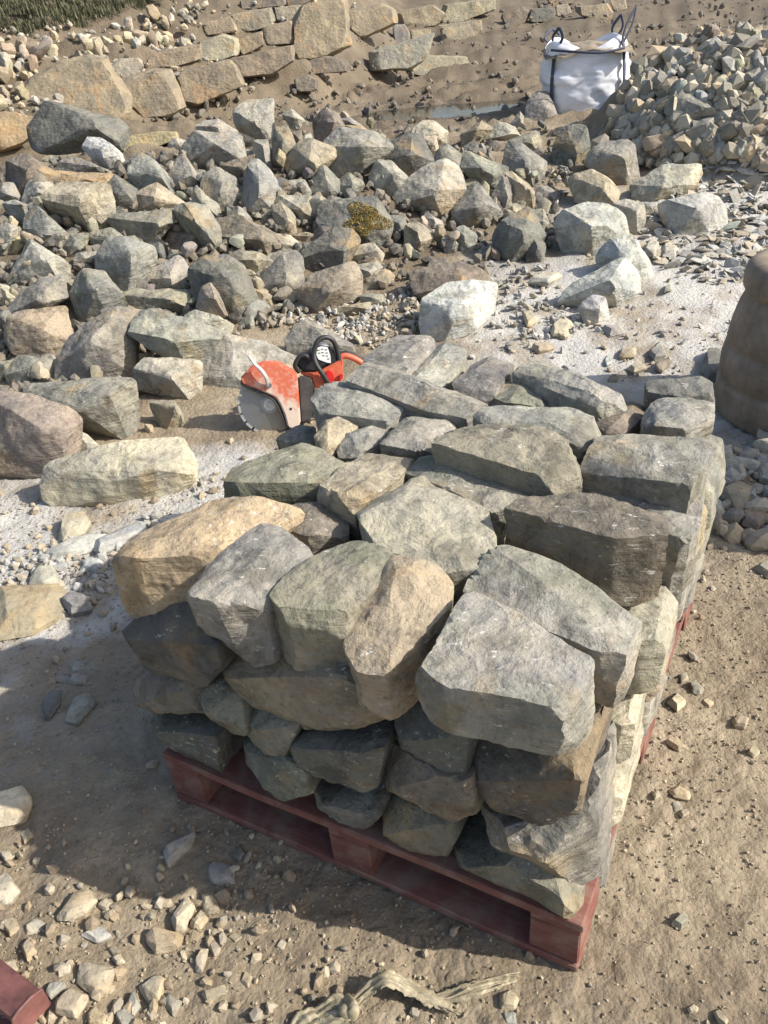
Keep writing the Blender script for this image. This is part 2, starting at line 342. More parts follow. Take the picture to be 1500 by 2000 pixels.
# ------------------------------------------------------------------ rocks given by their outline in the photograph's pixels, built as solids where they stand
C3 = lambda u, v: (u/3.75, 100+v/3.75)
C4 = lambda u, v: (400+u/3.75, 180+v/3.75)
C5 = lambda u, v: (800+u/3.75, 180+v/3.75)
C6 = lambda u, v: (1100+u/3.75, 30+v/3.75)
C7 = lambda u, v: (u/3.3333, 440+v/3.3333)
D1 = lambda u, v: (u/2, v/2)
D2 = lambda u, v: (750+u/2, v/2)
D4 = lambda u, v: (750+u/2, 400+v/2)
E7 = lambda u, v: (u/2, 1300+v/2)
FU = lambda u, v: (u, v)
_seed = [100]
ROCKS = []
def poly_rock(name, fr, pts, tone, label, cat='rock', group=None, alpha=0.15, tk=0.8, mat=None, flat=0, lift=0.0, D=None, rough=0.035, sub=None, cen=False, grow=1.0, box=False):
    _seed[0] += 1; s = _seed[0]; rg = np.random.RandomState(s)
    px = np.array([fr(*p) for p in pts], float)
    low = px[np.argmax(px[:, 1])]
    cxy = px.mean(0); ext = px.max(0)-px.min(0)
    if D is None: _, Dc = cast(low[0], low[1]-0.12*ext[1], lift)
    else: Dc = D
    size = math.sqrt(ext[0]*ext[1])*Dc/FPX; Tk = size*tk
    D0 = Dc-(0.10*Tk if D is None else 0)
    if cen: D0 = cast(cxy[0], cxy[1], lift)[1]-.28*Tk
    c2 = px.mean(0)
    px = c2+(px-c2)*grow
    P = [at_depth(a, b_, D0+rg.uniform(-.16, .16)*Tk) for a, b_ in px]
    # front corners: a near facet ring, turned at random, with an upper ridge
    if box:
        for p in px:
            q = c2+(p-c2)*rg.uniform(.84, .93); P.append(at_depth(q[0], q[1], D0-Tk*rg.uniform(.34, .42)))
    else:
        for k in range(rg.randint(2, 4)):
            q = c2+np.array([ext[0]*rg.uniform(-.06, .34), ext[1]*rg.uniform(-.34, .12)])*.85
            P.append(at_depth(q[0], q[1], D0-Tk*rg.uniform(.34, .56)))
    for p in px:
        q = c2+(p-c2)*rg.uniform(.45, .8); P.append(at_depth(q[0], q[1], D0+Tk*rg.uniform(.35, .55)))
    if cen:                                                           # a stone lying on level ground, outline at its widest
        zc = cast(cxy[0], cxy[1])[0]; zc[2] = max(zc[2]-.004, ground(zc[0], zc[1])); hh = size*min(tk, .6)*rg.uniform(.55, .8); pw = [at_z(a, b_, zc[2]+.25*hh) for a, b_ in px]; cw = np.mean(pw, 0); P = []
        for q in pw:
            P += [q+np.array([0, 0, rg.uniform(-.2, .2)*hh]), cw+(q-cw)*rg.uniform(.5, .85)+np.array([0, 0, hh*rg.uniform(.4, .75)]), cw+(q-cw)*.8-np.array([0, 0, .6*hh])]
    P = np.array(P)
    c, pl = hull(P)
    A, h = pca(P-c); h = np.maximum(h, h.max()*.3)
    pxs = max(ext)
    if sub is None: sub = 5 if pxs > 110 else 4 if pxs > 28 else 3
    V, F = stone_from_planes(pl, A, h, sub, p=70, rough=rough, seed=s, chips=5, lump=.022)
    o = link_mesh(name, V, F, mat or M_ROCK, loc=tuple(c), sharp=26)
    o.color = (*[x*(.88 if name == 'rock' and tone not in ('white', 'dust', 'cream') else 1) for x in jit(TONE[tone], s)], alpha); tag(o, label, cat, group)
    ROCKS.append((o, c, size)); return o
HEAP = 'boulders piled behind the pallet'
def RK(fr, pts, tone, label, alpha=.12, **k): return poly_rock('rock', fr, pts, tone, label, 'rock', HEAP, alpha, grow=1.19, **dict(dict(tk=.95), **k))
# left part of the heap
RK(C3, [(250,560),(340,440),(360,400),(540,440),(840,530),(900,600),(870,700),(640,690),(420,650),(320,720),(270,680)], 'dark', 'large dark flat-sided boulder lying over the left end of the heap below the tan slab', D=6.7)
RK(C3, [(610,700),(640,650),(740,650),(880,760),(900,850),(850,910),(760,830),(680,780)], 'white', 'black and white marbled wedge leaning under the large dark boulder', D=6.35)
RK(C3, [(430,815),(540,790),(700,840),(840,910),(700,915),(520,900),(470,850)], 'grey', 'thin grey wedge lying in shade below the large dark boulder')
RK(C3, [(75,820),(200,770),(240,850),(400,900),(410,950),(240,950),(150,1080),(90,1000)], 'brown', 'brown boulder with dark left face near the left edge of the heap')
RK(C3, [(400,960),(430,890),(600,900),(830,910),(810,1000),(500,1005),(430,1040)], 'orange', 'flat orange topped rock resting on the big buff boulder at left')
RK(C3, [(340,1060),(450,990),(620,980),(790,1010),(795,1290),(700,1340),(520,1260),(400,1190)], 'buff', 'big buff square-faced boulder in the left of the heap', rough=.045)
RK(C3, [(170,1090),(210,960),(270,940),(380,980),(390,1040),(330,1050),(260,1130)], 'pale', 'pale pointed rock tucked left of the big buff boulder')
RK(C3, [(-30,1010),(0,980),(90,970),(150,1080),(140,1110),(-30,1100)], 'grey', 'grey rock at the left edge above the blue hooked rocks')
RK(C3, [(20,1120),(100,1100),(240,1150),(225,1290),(130,1240),(60,1180)], 'blue', 'blue grey slanting rock near left edge of the heap')
RK(C3, [(190,1300),(210,1200),(270,1150),(340,1260),(480,1340),(470,1370),(330,1430),(230,1420)], 'blue', 'blue grey rock with a pointed top below the big buff boulder')
RK(C3, [(-30,1300),(60,1265),(120,1300),(110,1390),(60,1470),(-30,1500)], 'grey', 'rounded grey rock cut by the left edge at mid heap')
RK(C3, [(70,1480),(110,1360),(180,1370),(190,1420),(120,1500)], 'yellow', 'small upright rock with a yellow patch at the left edge')
RK(C3, [(395,1430),(520,1350),(640,1350),(600,1480),(500,1500)], 'green', 'small greenish pointed rock in the gap left of the blue grey boulder')
RK(C3, [(795,1010),(850,930),(1000,1030),(1020,1180),(830,1215),(800,1150)], 'dark', 'dark rock in shade immediately right of the big buff boulder')
RK(C3, [(950,900),(1020,770),(1100,800),(1210,900),(1270,980),(1260,1060),(1100,960),(1080,1070),(1000,970)], 'blue', 'white flecked blue grey rock above the flat tan one')
RK(C3, [(1010,1180),(1000,1060),(1150,980),(1360,1140),(1240,1170),(1100,1200)], 'buff', 'flat buff rock right of the dark shaded one')
RK(C3, [(800,1220),(950,1200),(1100,1190),(1250,1170),(1240,1260),(1140,1380),(1080,1400),(900,1330)], 'olive', 'olive grey boulder with two hollows below the flat buff rock')
RK(C3, [(1240,880),(1340,770),(1370,940),(1460,930),(1450,1000),(1370,1040),(1290,990)], 'grey', 'grey rock with a notched corner in the upper middle left')
RK(C3, [(1240,680),(1290,640),(1370,670),(1370,760),(1250,760)], 'pale', 'pale rock at the back edge beside the yellow slab')
RK(FU, [(344,414),(357,404),(400,410),(425,450),(428,490),(415,502),(385,470),(358,442)], 'green', 'greenish block leaning right in the middle of the heap left half')
RK(FU, [(368,405),(395,383),(425,400),(432,430),(405,415)], 'grey', 'small grey pointed rock behind the greenish leaning block')
# middle
RK(C4, [(220,160),(310,80),(480,80),(485,340),(450,350),(330,300),(240,250)], 'pale', 'square pale-topped boulder with dark underside standing at the back of the heap', D=6.9)
RK(C4, [(570,170),(640,135),(720,210),(680,280),(630,250)], 'pale', 'small pale five sided rock perched at the back right of the square boulder', D=6.8)
RK(C4, [(-60,260),(0,220),(100,210),(220,290),(210,370),(60,340),(-40,360)], 'pale', 'pale flat topped rock at the back of the heap left of the square boulder')
RK(FU, [(363,292),(385,262),(455,265),(475,280),(476,312),(400,332),(368,318)], 'grey', 'pale grey rounded boulder with dark shaded base in the back row')
RK(C4, [(520,290),(610,265),(660,430),(600,550),(540,570),(500,500),(530,420)], 'olive', 'tall mottled rock standing below the small five sided rock')
RK(C4, [(640,300),(700,290),(720,370),(670,420),(640,350)], 'brown', 'small brown rock wedged behind the smooth tan cube')
RK(C4, [(610,520),(680,400),(760,355),(930,420),(940,480),(870,560),(780,660),(640,590)], 'buff', 'smooth buff cube-like boulder with dark lower face near the heap centre', rough=.02)
RK(C4, [(360,360),(450,365),(475,480),(450,560),(370,480)], 'grey', 'small grey rock in shade left of the tall mottled one')
RK(C4, [(130,540),(350,470),(320,590),(250,650),(150,620)], 'brown', 'reddish brown small rock under the rounded grey boulder')
RK(C4, [(-10,620),(90,565),(220,660),(235,770),(160,860),(80,860),(-10,790)], 'grey', 'grey boulder with a deep vertical crack')
RK(C4, [(280,760),(330,560),(380,510),(470,590),(550,740),(490,850),(420,920),(330,890),(285,820)], 'blue', 'tall egg shaped blue grey boulder standing in the middle of the heap')
RK(C4, [(570,690),(600,665),(720,650),(770,740),(760,790),(560,770)], 'grey', 'grey knobbly rock right of the egg shaped boulder')
RK(C4, [(510,820),(550,780),(760,790),(835,930),(830,950),(710,990),(680,900)], 'pale', 'pale stepped rock under the grey knobbly one')
RK(C4, [(490,850),(560,820),(650,910),(665,1040),(600,1060),(560,1020)], 'buff', 'narrow buff upright rock below the egg shaped boulder')
RK(C4, [(870,400),(1000,285),(1220,315),(1355,410),(1240,490),(1150,600),(950,610),(880,540)], 'grey', 'large boulder with lit right shoulder and dark front at the heap back')
RK(C4, [(800,220),(890,135),(960,170),(1020,260),(900,380),(820,350)], 'brown', 'mossy brown boulder behind the large dark fronted one', D=6.9)
RK(C4, [(1040,250),(1150,250),(1200,300),(1130,335),(1060,290)], 'orange', 'small orange stone resting behind the large boulder with lit shoulder', D=6.75)
RK(C4, [(1000,200),(1060,190),(1150,250),(1040,255)], 'grey', 'flat grey stone behind the small orange stone', D=6.95)
RK(C4, [(1210,600),(1260,510),(1360,520),(1490,650),(1420,720),(1330,755),(1240,680)], 'pale', 'rounded pale boulder with wrinkled face right of centre')
RK(C4, [(960,690),(1050,600),(1160,680),(1080,795),(980,770)], 'green', 'diamond shaped green grey rock left of the rounded wrinkled boulder')
RK(C4, [(770,690),(880,560),(970,650),(985,760),(900,790),(800,740)], 'green', 'green faced rock under the smooth buff cube')
RK(C4, [(850,830),(1040,815),(1250,800),(1340,960),(1330,1080),(1290,1160),(1150,1080),(1000,1010),(870,1010)], 'dark', 'dark boulder topped with a cushion of yellow moss')
MOSSY = ROCKS[-1]
RK(C4, [(1240,830),(1340,775),(1345,800),(1300,900)], 'grey', 'small grey spike poking up behind the mossy boulder')
RK(C4, [(770,780),(840,740),(860,840),(810,870)], 'tan', 'small tan rock left of the mossy boulder')
RK(C4, [(860,800),(960,770),(1030,790),(1020,820),(880,832)], 'grey', 'thin grey rock lying just behind the mossy boulder')
RK(C4, [(1320,920),(1460,920),(1470,1040),(1440,1090),(1340,1080)], 'dark', 'small dark cube to the right of the mossy boulder')
RK(C4, [(670,1230),(800,1110),(930,1020),(1050,1030),(1120,1100),(1080,1200),(1000,1290),(760,1330),(680,1290)], 'dark', 'smooth charcoal boulder with shaded front below the mossy one', rough=.02)
RK(C4, [(1060,1210),(1140,1130),(1230,1115),(1300,1190),(1290,1240),(1150,1280)], 'cream', 'smooth cream rock right of the charcoal boulder', rough=.015)
RK(C4, [(90,960),(240,930),(420,1000),(520,1080),(510,1150),(450,1200),(330,1170),(200,1100),(120,1060)], 'brown', 'long brownish boulder sloping down to the right in mid heap')
RK(C4, [(145,925),(240,845),(340,930),(345,1000),(160,960)], 'grey', 'small grey dome behind the long brownish boulder')
RK(C4, [(500,1040),(620,1060),(710,1130),(620,1180),(540,1180),(515,1110)], 'cream', 'pale cream angular rock above the green veined one')
RK(C4, [(640,1050),(740,1030),(805,1050),(740,1090),(680,1090)], 'tan', 'small tan rock behind the charcoal boulder')
RK(C4, [(150,1240),(250,1170),(400,1190),(500,1250),(400,1370),(320,1360),(240,1300)], 'olive', 'wide olive rock with rough broken face below the long brownish boulder')
RK(C4, [(410,1370),(480,1300),(570,1200),(690,1180),(640,1260),(690,1430),(560,1520),(470,1510),(420,1440)], 'green', 'green grey boulder with a pale vein and cream top')
RK(C4, [(710,1460),(800,1370),(930,1310),(1080,1280),(1120,1370),(1110,1510),(1050,1560),(960,1580),(800,1620),(720,1560)], 'pink', 'pinkish faced boulder at the front of the heap above the gravel')
RK(C4, [(1090,1280),(1250,1250),(1290,1290),(1220,1380),(1130,1390)], 'pale', 'pale rock leaning behind the pinkish faced boulder')
RK(FU, [(376,530),(400,508),(440,505),(470,525),(480,560),(498,590),(480,625),(440,640),(410,600),(385,575)], 'dark', 'dark pitted boulder at the heap front above the rubble', alpha=.4)
RK(FU, [(385,600),(395,565),(408,553),(425,575),(437,617),(400,618)], 'pink', 'small reddish triangular rock leaning on the dark pitted boulder', D=4.55)
RK(C4, [(1130,1500),(1200,1480),(1310,1490),(1300,1550),(1190,1580)], 'green', 'small dark flat rock right of the pinkish faced boulder')
RK(C4, [(930,1590),(1080,1560),(1210,1550),(1210,1590),(1030,1640),(960,1640)], 'buff', 'buff slab lying below the pinkish faced boulder')
RK(C4, [(560,1570),(620,1480),(695,1460),(690,1510),(610,1580)], 'tan', 'tan lump on the gravel left of the pinkish faced boulder')
# right part of the heap
RK(FU, [(775,385),(800,352),(835,330),(865,320),(890,330),(899,370),(888,400),(866,426),(835,408),(780,395)], 'pale', 'big pale angular boulder with bright white top right of centre', rough=.02)
RK(FU, [(735,320),(760,285),(800,262),(815,265),(838,320),(805,348),(760,335)], 'dark', 'dark boulder in shade behind the big pale angular one')
RK(FU, [(822,270),(850,268),(858,305),(838,312)], 'buff', 'small buff lit rock behind the dark shaded boulder')
RK(C5, [(0,330),(60,240),(180,225),(265,290),(260,370),(200,390),(150,330)], 'cream', 'flat stone with cream top in the back row near the puddle', D=6.9)
RK(C5, [(390,310),(500,240),(520,220),(600,270),(540,330),(430,440),(395,400)], 'tan', 'upright tan slab in the back row left of the leaning slabs')
RK(C5, [(540,350),(650,230),(760,260),(800,320),(720,370)], 'pale', 'pale cracked slab leaning in the back row')
RK(C5, [(740,240),(810,150),(832,180),(832,290),(800,310)], 'grey', 'narrow pointed slab standing left of the rock by the bag')
RK(C5, [(840,270),(880,60),(940,10),(1010,20),(1060,150),(1060,200),(960,250),(900,290)], 'grey', 'tall grey rock standing directly left of the white bag', D=7.55)
RK(C5, [(740,360),(920,290),(940,300),(960,470),(850,430)], 'olive', 'olive grey rock behind the chalk marked one')
RK(C5, [(705,480),(740,370),(810,380),(990,520),(1000,570),(960,690),(900,690),(850,650),(720,600)], 'grey', 'grey boulder chalked with small white strokes on its right face')
CHALK = ROCKS[-1]
RK(C5, [(400,560),(420,450),(500,480),(700,560),(690,620),(620,720),(560,740),(450,610)], 'green', 'green grey peaked rock left of the chalk marked boulder')
RK(C5, [(1070,390),(1120,280),(1280,260),(1310,400),(1290,470),(1180,570),(1080,570)], 'dark', 'dark weathered block standing in front of the white bag')
RK(C5, [(600,780),(690,630),(760,640),(760,740),(690,880),(620,850)], 'grey', 'left one of two slabs leaning together below the chalk marked boulder')
RK(C5, [(710,620),(760,610),(870,690),(940,800),(910,870),(740,870),(780,730)], 'buff', 'right one of two slabs leaning together below the chalk marked boulder')
RK(C5, [(330,900),(370,790),(490,690),(620,830),(660,880),(640,950),(500,990),(370,960)], 'grey', 'rough pyramid shaped boulder left of the two leaning slabs')
RK(C5, [(600,1060),(680,960),(870,890),(960,1060),(880,1110),(870,1200),(720,1260),(640,1200)], 'dark', 'dark folded boulder with a pale ridge at the front right of the heap')
RK(C5, [(880,880),(980,880),(1020,980),(970,1040),(900,960)], 'grey', 'small grey rock behind the dark folded boulder')
RK(C5, [(860,1190),(910,1090),(990,1120),(970,1260),(870,1250)], 'dark', 'small dark grey rock at the foot of the dark folded boulder')
RK(FU, [(1090,440),(1105,418),(1150,403),(1190,412),(1218,432),(1222,470),(1190,492),(1150,500),(1108,490),(1095,460)], 'dust', 'big pale dusty boulder with a shaded left face at the heap right end')
RK(FU, [(1168,500),(1200,475),(1230,468),(1262,510),(1270,545),(1240,552),(1180,525)], 'dust', 'blue white dusty rock tucked in front of the big pale dusty boulder')
RK(C5, [(340,1010),(400,990),(490,1050),(440,1180),(360,1160)], 'grey', 'grey rock with a lit top below the rough pyramid boulder')
RK(C5, [(100,930),(140,900),(230,950),(230,1010),(190,1060),(110,990)], 'pale', 'small pale hexagonal rock below the big pale angular boulder')
RK(C5, [(245,1080),(290,1060),(370,1130),(330,1190),(270,1180)], 'pale', 'small pale rock on the gravel right of the hexagonal one')
RK(C5, [(-20,970),(60,960),(180,1060),(100,1130),(60,1200),(-20,1180)], 'buff', 'crumbly buff rock left of the small hexagonal one')
RK(C5, [(500,1270),(540,1250),(575,1330),(550,1360),(510,1340)], 'brown', 'small rounded brown stone standing on pale gravel')
RK(C5, [(20,1400),(60,1320),(330,1270),(480,1310),(560,1400),(380,1430),(200,1500),(100,1540),(40,1500)], 'brown', 'flat brown boulder directly behind the white dusty boulder')
RK(FU, [(829,625),(835,590),(870,562),(920,555),(957,563),(955,605),(925,640),(870,663),(835,650)], 'white', 'smooth white dusty boulder on its own behind the stone stack', rough=.012, alpha=0)
RK(FU, [(1090,590),(1120,560),(1160,535),(1215,515),(1240,540),(1240,570),(1200,598),(1150,595)], 'dust', 'long blue grey dusty boulder with shaded front on pale ground', rough=.015, alpha=0)
RK(FU, [(1130,600),(1160,580),(1180,583),(1187,620),(1170,637),(1145,630)], 'white', 'small white dusty cube in front of the long blue grey boulder', rough=.015, alpha=0)
RK(C6, [(60,1200),(200,1155),(330,1220),(400,1300),(380,1390),(280,1440),(110,1380),(180,1300)], 'buff', 'buff grey rock with dark left side behind the big pale dusty boulder')
RK(C6, [(215,1010),(300,960),(500,940),(520,1060),(530,1180),(480,1260),(380,1240),(280,1160),(210,1100)], 'grey', 'square grey boulder with lit right edge behind the stepped block')
RK(C6, [(510,1250),(590,1200),(700,1130),(960,1110),(970,1230),(820,1340),(640,1370),(540,1320)], 'pale', 'pale stepped block on the slate shards at right')
RK(C6, [(710,1400),(800,1370),(1010,1320),(1150,1360),(1165,1560),(1060,1600),(850,1620),(750,1540)], 'dust', 'broad flat topped grey boulder on the slate shards at right', rough=.015, alpha=0)
RK(C6, [(380,1390),(470,1360),(580,1390),(590,1510),(540,1620),(470,1560)], 'pale', 'pale upright rock right of the big dusty boulder')
RK(C6, [(560,1370),(640,1380),(660,1440),(600,1490)], 'grey', 'small grey rock leaning on the pale upright one')
RK(C6, [(270,890),(350,760),(450,730),(530,820),(430,900),(330,960)], 'grey', 'grey rock at the left foot of the spoil heap')
RK(C6, [(520,980),(640,930),(680,1020),(600,1080),(530,1070)], 'grey', 'small cube with lit top at the foot of the spoil heap')
RK(C6, [(750,680),(830,600),(1000,590),(1170,650),(1100,720),(980,770),(830,770)], 'grey', 'long grey boulder lying across the spoil heap')
RK(C6, [(920,850),(1000,760),(1180,700),(1190,780),(1090,900),(1000,950)], 'grey', 'slanting grey slab below the long boulder on the spoil heap')
RK(C6, [(1060,930),(1150,890),(1175,1030),(1090,1025)], 'cream', 'bright cream square faced stone at the foot of the spoil heap')
RK(C6, [(1040,170),(1110,90),(1180,160),(1150,210),(1070,200)], 'orange', 'orange pointed stone on the very top of the spoil heap', D=7.2)
RK(C6, [(1215,450),(1270,350),(1320,360),(1330,460),(1300,530),(1240,500)], 'cream', 'cream split stone standing upright on the spoil heap')
RK(C6, [(1265,620),(1340,610),(1390,660),(1340,730),(1290,690)], 'grey', 'grey angular stone right of the long boulder on the spoil heap')
# lower left
RK(C7, [(640,230),(700,110),(800,100),(980,160),(990,250),(900,380),(820,490),(760,420),(640,290)], 'blue', 'big blue grey pentagonal boulder in the lower left of the heap')
RK(C7, [(590,60),(720,30),(830,110),(700,190),(640,160)], 'green', 'green grey flat rock behind the blue grey pentagonal boulder')
RK(C7, [(480,260),(500,190),(620,180),(665,200),(600,280),(500,300)], 'pale', 'small pale topped rock left of the blue grey pentagonal boulder')
RK(C7, [(60,390),(150,190),(190,110),(260,200),(420,240),(430,340),(380,380),(280,310),(150,300)], 'pale', 'pale craggy rock arching over a dark hollow at left')
RK(C7, [(940,340),(1060,260),(1160,210),(1230,310),(1160,420),(1060,430),(970,420)], 'pale', 'pale rounded cube right of the blue grey pentagonal boulder')
RK(C7, [(480,430),(540,310),(680,330),(770,450),(810,550),(680,590),(560,680),(510,560)], 'green', 'boulder with green right side and black shaded front', alpha=.5)
RK(C7, [(20,590),(130,470),(260,360),(390,350),(420,470),(350,520),(250,580)], 'grey', 'sloping grey rock behind the yellow stained block')
RK(C7, [(-20,390),(50,400),(120,480),(60,540),(-20,500)], 'cream', 'cream rock cut by the left edge beside the sloping grey one')
RK(C7, [(55,620),(150,590),(400,570),(400,690),(450,780),(370,890),(260,870),(100,820),(60,730)], 'tan', 'tan block with a bright yellow stain at its lower right corner')
RK(C7, [(370,920),(470,770),(600,660),(740,580),(880,600),(850,720),(850,980),(700,1030),(450,1080),(350,1000)], 'grey', 'large boulder with lit sloping top and black front beside the tan block', tk=1.0)
RK(C7, [(880,700),(940,600),(1050,570),(1250,700),(1450,730),(1390,820),(1220,910),(1130,880),(1000,810)], 'grey', 'large overhanging boulder resting on others left of the saw', D=4.15, rough=.05)
RK(C7, [(810,480),(900,430),(1150,440),(1280,430),(1270,560),(1050,580),(900,590)], 'olive', 'wide flat rock behind the large overhanging boulder')
RK(C7, [(1230,600),(1290,570),(1500,650),(1450,760),(1350,720)], 'pale', 'pale ledge like rock at the right of the large overhanging boulder')
RK(C7, [(900,940),(970,880),(1100,920),(1280,910),(1240,960),(1280,1060),(1230,1140),(1080,1100),(920,1060)], 'pale', 'wedge with a lit ribbed face under the large overhanging boulder')
RK(FU, [(385,725),(440,666),(500,680),(572,716),(560,800),(480,800),(440,822),(415,830),(390,770)], 'pale', 'large pale boulder directly behind the saw blade', tk=.6, D=4.15)
RK(C7, [(60,970),(130,870),(300,880),(370,910),(310,970),(340,1040),(200,1060),(90,1030)], 'green', 'grey green cube below the yellow stained block')
RK(C7, [(-20,890),(80,890),(80,960),(-20,1040)], 'olive', 'small olive rock cut by the left edge above the brown boulder')
RK(C7, [(160,1060),(400,1080),(560,1080),(700,1020),(840,1020),(865,1250),(810,1400),(740,1330),(620,1310),(500,1300),(180,1170)], 'green', 'long green grey slab of a boulder behind the big brown one', alpha=.25)
RK(FU, [(-25,785),(75,785),(120,800),(147,824),(144,880),(115,925),(75,935),(20,925),(-25,910)], 'pink', 'big reddish brown boulder cut by the left edge')
RK(C7, [(480,1340),(560,1370),(630,1430),(600,1500),(490,1500)], 'pale', 'pale rock peeping out right of the big reddish brown boulder')
RK(C7, [(980,1160),(1130,1150),(1180,1230),(1190,1310),(1080,1340),(1020,1250)], 'olive', 'small olive cube in the dark gap left of the saw')
RK(C7, [(945,1300),(990,1300),(1000,1360),(960,1370)], 'pale', 'tiny pale upright chip by the small olive cube')
RK(FU, [(560,690),(575,650),(600,630),(640,655),(690,680),(650,704),(600,710)], 'grey', 'flat grey rock right behind the saw handles', tk=.5)
RK(FU, [(95,925),(115,910),(170,890),(240,877),(345,872),(365,895),(367,930),(345,950),(280,980),(200,992),(130,985),(100,965)], 'cream', 'long cream boulder lying alone on the ground left of the pallet', tk=.7, rough=.02, alpha=0)

BL = 'blocks along the foot of the quarry bank'
def BK(fr, pts, tone, label, **k): return poly_rock('stone_block', fr, pts, tone, label, 'stone block', BL, 0.05, mat=M_TAN, grow=1.08, box=True, tk=k.pop('tk', .6), rough=k.pop('rough', .045), **k)
BK(C3, [(130,330),(230,210),(450,100),(640,40),(760,60),(850,170),(920,290),(960,440),(880,540),(700,520),(420,440),(280,450),(170,390)], 'tan', 'huge tan slab boulder behind the left of the heap', tk=.35)
BK(C3, [(880,225),(1110,140),(1230,145),(1300,250),(1350,400),(1250,480),(1060,480),(980,430)], 'tan', 'tan five sided block right of the huge tan slab', tk=.6)
BK(C3, [(810,110),(880,60),(1010,50),(1060,100),(1030,150),(900,200),(830,160)], 'cream', 'pitted cream block perched between the huge slab and the five sided block')
BK(C3, [(-30,450),(100,450),(150,490),(275,490),(250,600),(150,680),(-30,740)], 'orange', 'orange block cut by the left edge beside the large dark boulder')
BK(C3, [(860,640),(1180,590),(1300,600),(1310,630),(1150,700),(980,760),(900,740)], 'yellow', 'low yellow slab half sunk in mud behind the heap')
BK(C3, [(250,120),(270,40),(420,50),(420,120),(380,190),(280,150)], 'tan', 'small tan block with a recess above the huge tan slab')
BK(D1, [(575,235),(625,200),(780,175),(795,215),(760,240),(680,265),(580,262)], 'tan', 'long orange tan block left of the rounded cream one')
BK(D1, [(770,180),(870,135),(935,155),(930,210),(850,240),(795,235)], 'cream', 'rounded cream block on the second course')
BK(D1, [(800,90),(900,65),(920,120),(850,135),(800,138)], 'tan', 'short brick shaped tan block on the upper course')
BK(D1, [(905,60),(1060,30),(1072,80),(960,125),(925,128)], 'buff', 'long buff block on the upper course left of the tall one')
BK(D1, [(930,155),(1020,125),(1030,180),(940,218)], 'tan', 'small tan block under the long buff one')
BK(D1, [(1030,110),(1140,80),(1150,170),(1040,178)], 'tan', 'squarish tan block touching the tall slab')
BK(D1, [(1070,30),(1175,20),(1180,75),(1080,82)], 'buff', 'small buff block above the squarish one')
BK(D1, [(1180,30),(1320,0),(1345,10),(1365,170),(1310,205),(1200,235),(1150,225),(1145,90)], 'tan', 'tall tan slab standing in the row of blocks')
BK(D1, [(690,290),(900,240),(940,320),(850,380),(770,410),(720,400)], 'tan', 'tan block with a toothed lower edge in the bottom course')
BK(D1, [(905,240),(1140,180),(1150,235),(1060,290),(940,300)], 'tan', 'long tan ledge at the foot of the blocks')
BK(D1, [(1165,250),(1270,220),(1360,240),(1350,280),(1180,290)], 'brown', 'flat muddy slab in front of the tall slab')
BK(D1, [(930,15),(1000,0),(1110,0),(1110,20),(940,35)], 'brown', 'dark brown block at the top edge of the row')
BK(D1, [(1120,-10),(1240,-10),(1180,20),(1125,25)], 'brown', 'small brown block at the top edge beside the tall slab')
BK(D1, [(1150,310),(1200,295),(1240,315),(1235,355),(1160,360)], 'brown', 'mud coated lump in front of the blocks')
BK(FU, [(680,20),(745,8),(772,20),(772,45),(700,78),(683,60)], 'tan', 'orange tan block right of the tall slab')
BK(D2, [(50,50),(190,20),(240,60),(200,100),(100,110),(60,90)], 'tan', 'tan block with sloping top behind the cut slabs')
BK(D2, [(240,20),(430,-4),(447,30),(400,50),(270,95),(215,90)], 'buff', 'long buff beam of stone near the top of the picture')
BK(D2, [(35,100),(80,95),(100,130),(95,178),(45,178)], 'grey', 'small upright grey block left of the cut slabs')
BK(D2, [(105,120),(180,115),(182,170),(110,168)], 'buff', 'small buff cube between the upright grey block and the sawn slab')
BK(D2, [(220,105),(300,90),(380,80),(385,110),(350,150),(225,162)], 'buff', 'sawn rectangular slab with a shaded front in the mud')
BK(D2, [(-55,215),(20,185),(100,175),(180,180),(170,220),(100,270),(-50,275)], 'pale', 'pale flat slab in the mud left of the wedge shaped slab', tk=.8)
BK(D2, [(100,225),(200,220),(330,225),(335,250),(250,270),(160,300),(110,290)], 'buff', 'wedge shaped buff slab lying in the mud by the puddle')
BK(D2, [(460,60),(540,25),(570,45),(560,90),(480,100)], 'brown', 'brown mound like block left of the dark block by the bag')
BK(D2, [(570,40),(640,30),(667,40),(660,85),(575,85)], 'dark', 'dark fronted block behind the left strap of the bag')
BK(D2, [(670,25),(720,15),(732,50),(680,74)], 'buff', 'small buff lit block right of the dark fronted one')
BK(D2, [(745,30),(870,15),(895,50),(880,78),(770,62)], 'tan', 'tan block behind the open top of the bag')
BK(D2, [(880,-6),(940,-6),(950,42),(900,42)], 'tan', 'small tan block at top edge behind the bag')
BK(D2, [(635,-8),(740,-8),(750,10),(660,22)], 'brown', 'brown rock at the top edge above the dark fronted block')

GS = 'loose stones on the dirt in front of the pallet'
for _o in [r_[0] for r_ in ROCKS if r_[0].name.startswith('stone_block')]: _o.color = tuple(x*.70 for x in _o.color[:3])+(0,)
def GK(fr, pts, tone, label, group=GS, **k): return poly_rock('loose_stone', fr, pts, tone, label, 'stone', group, 0.0, mat=M_SMALL, cen=True, grow=1.03, tk=k.pop('tk', .6), rough=k.pop('rough', .03), **k)
GK(E7, [(215,990),(290,890),(340,878),(380,920),(330,970),(260,1005)], 'buff', 'largest buff stone alone at mid left below the shadow')
GK(E7, [(665,990),(730,905),(760,940),(720,1040),(690,1045)], 'buff', 'ribbed upright stone left of the pale egg stone near the shadow edge')
GK(E7, [(790,900),(840,875),(858,960),(820,980),(795,965)], 'tan', 'tan stone nearest the shadow edge above the pale egg stone')
GK(E7, [(750,1020),(790,950),(815,990),(780,1038)], 'cream', 'pale egg shaped stone between the ribbed and tan stones')
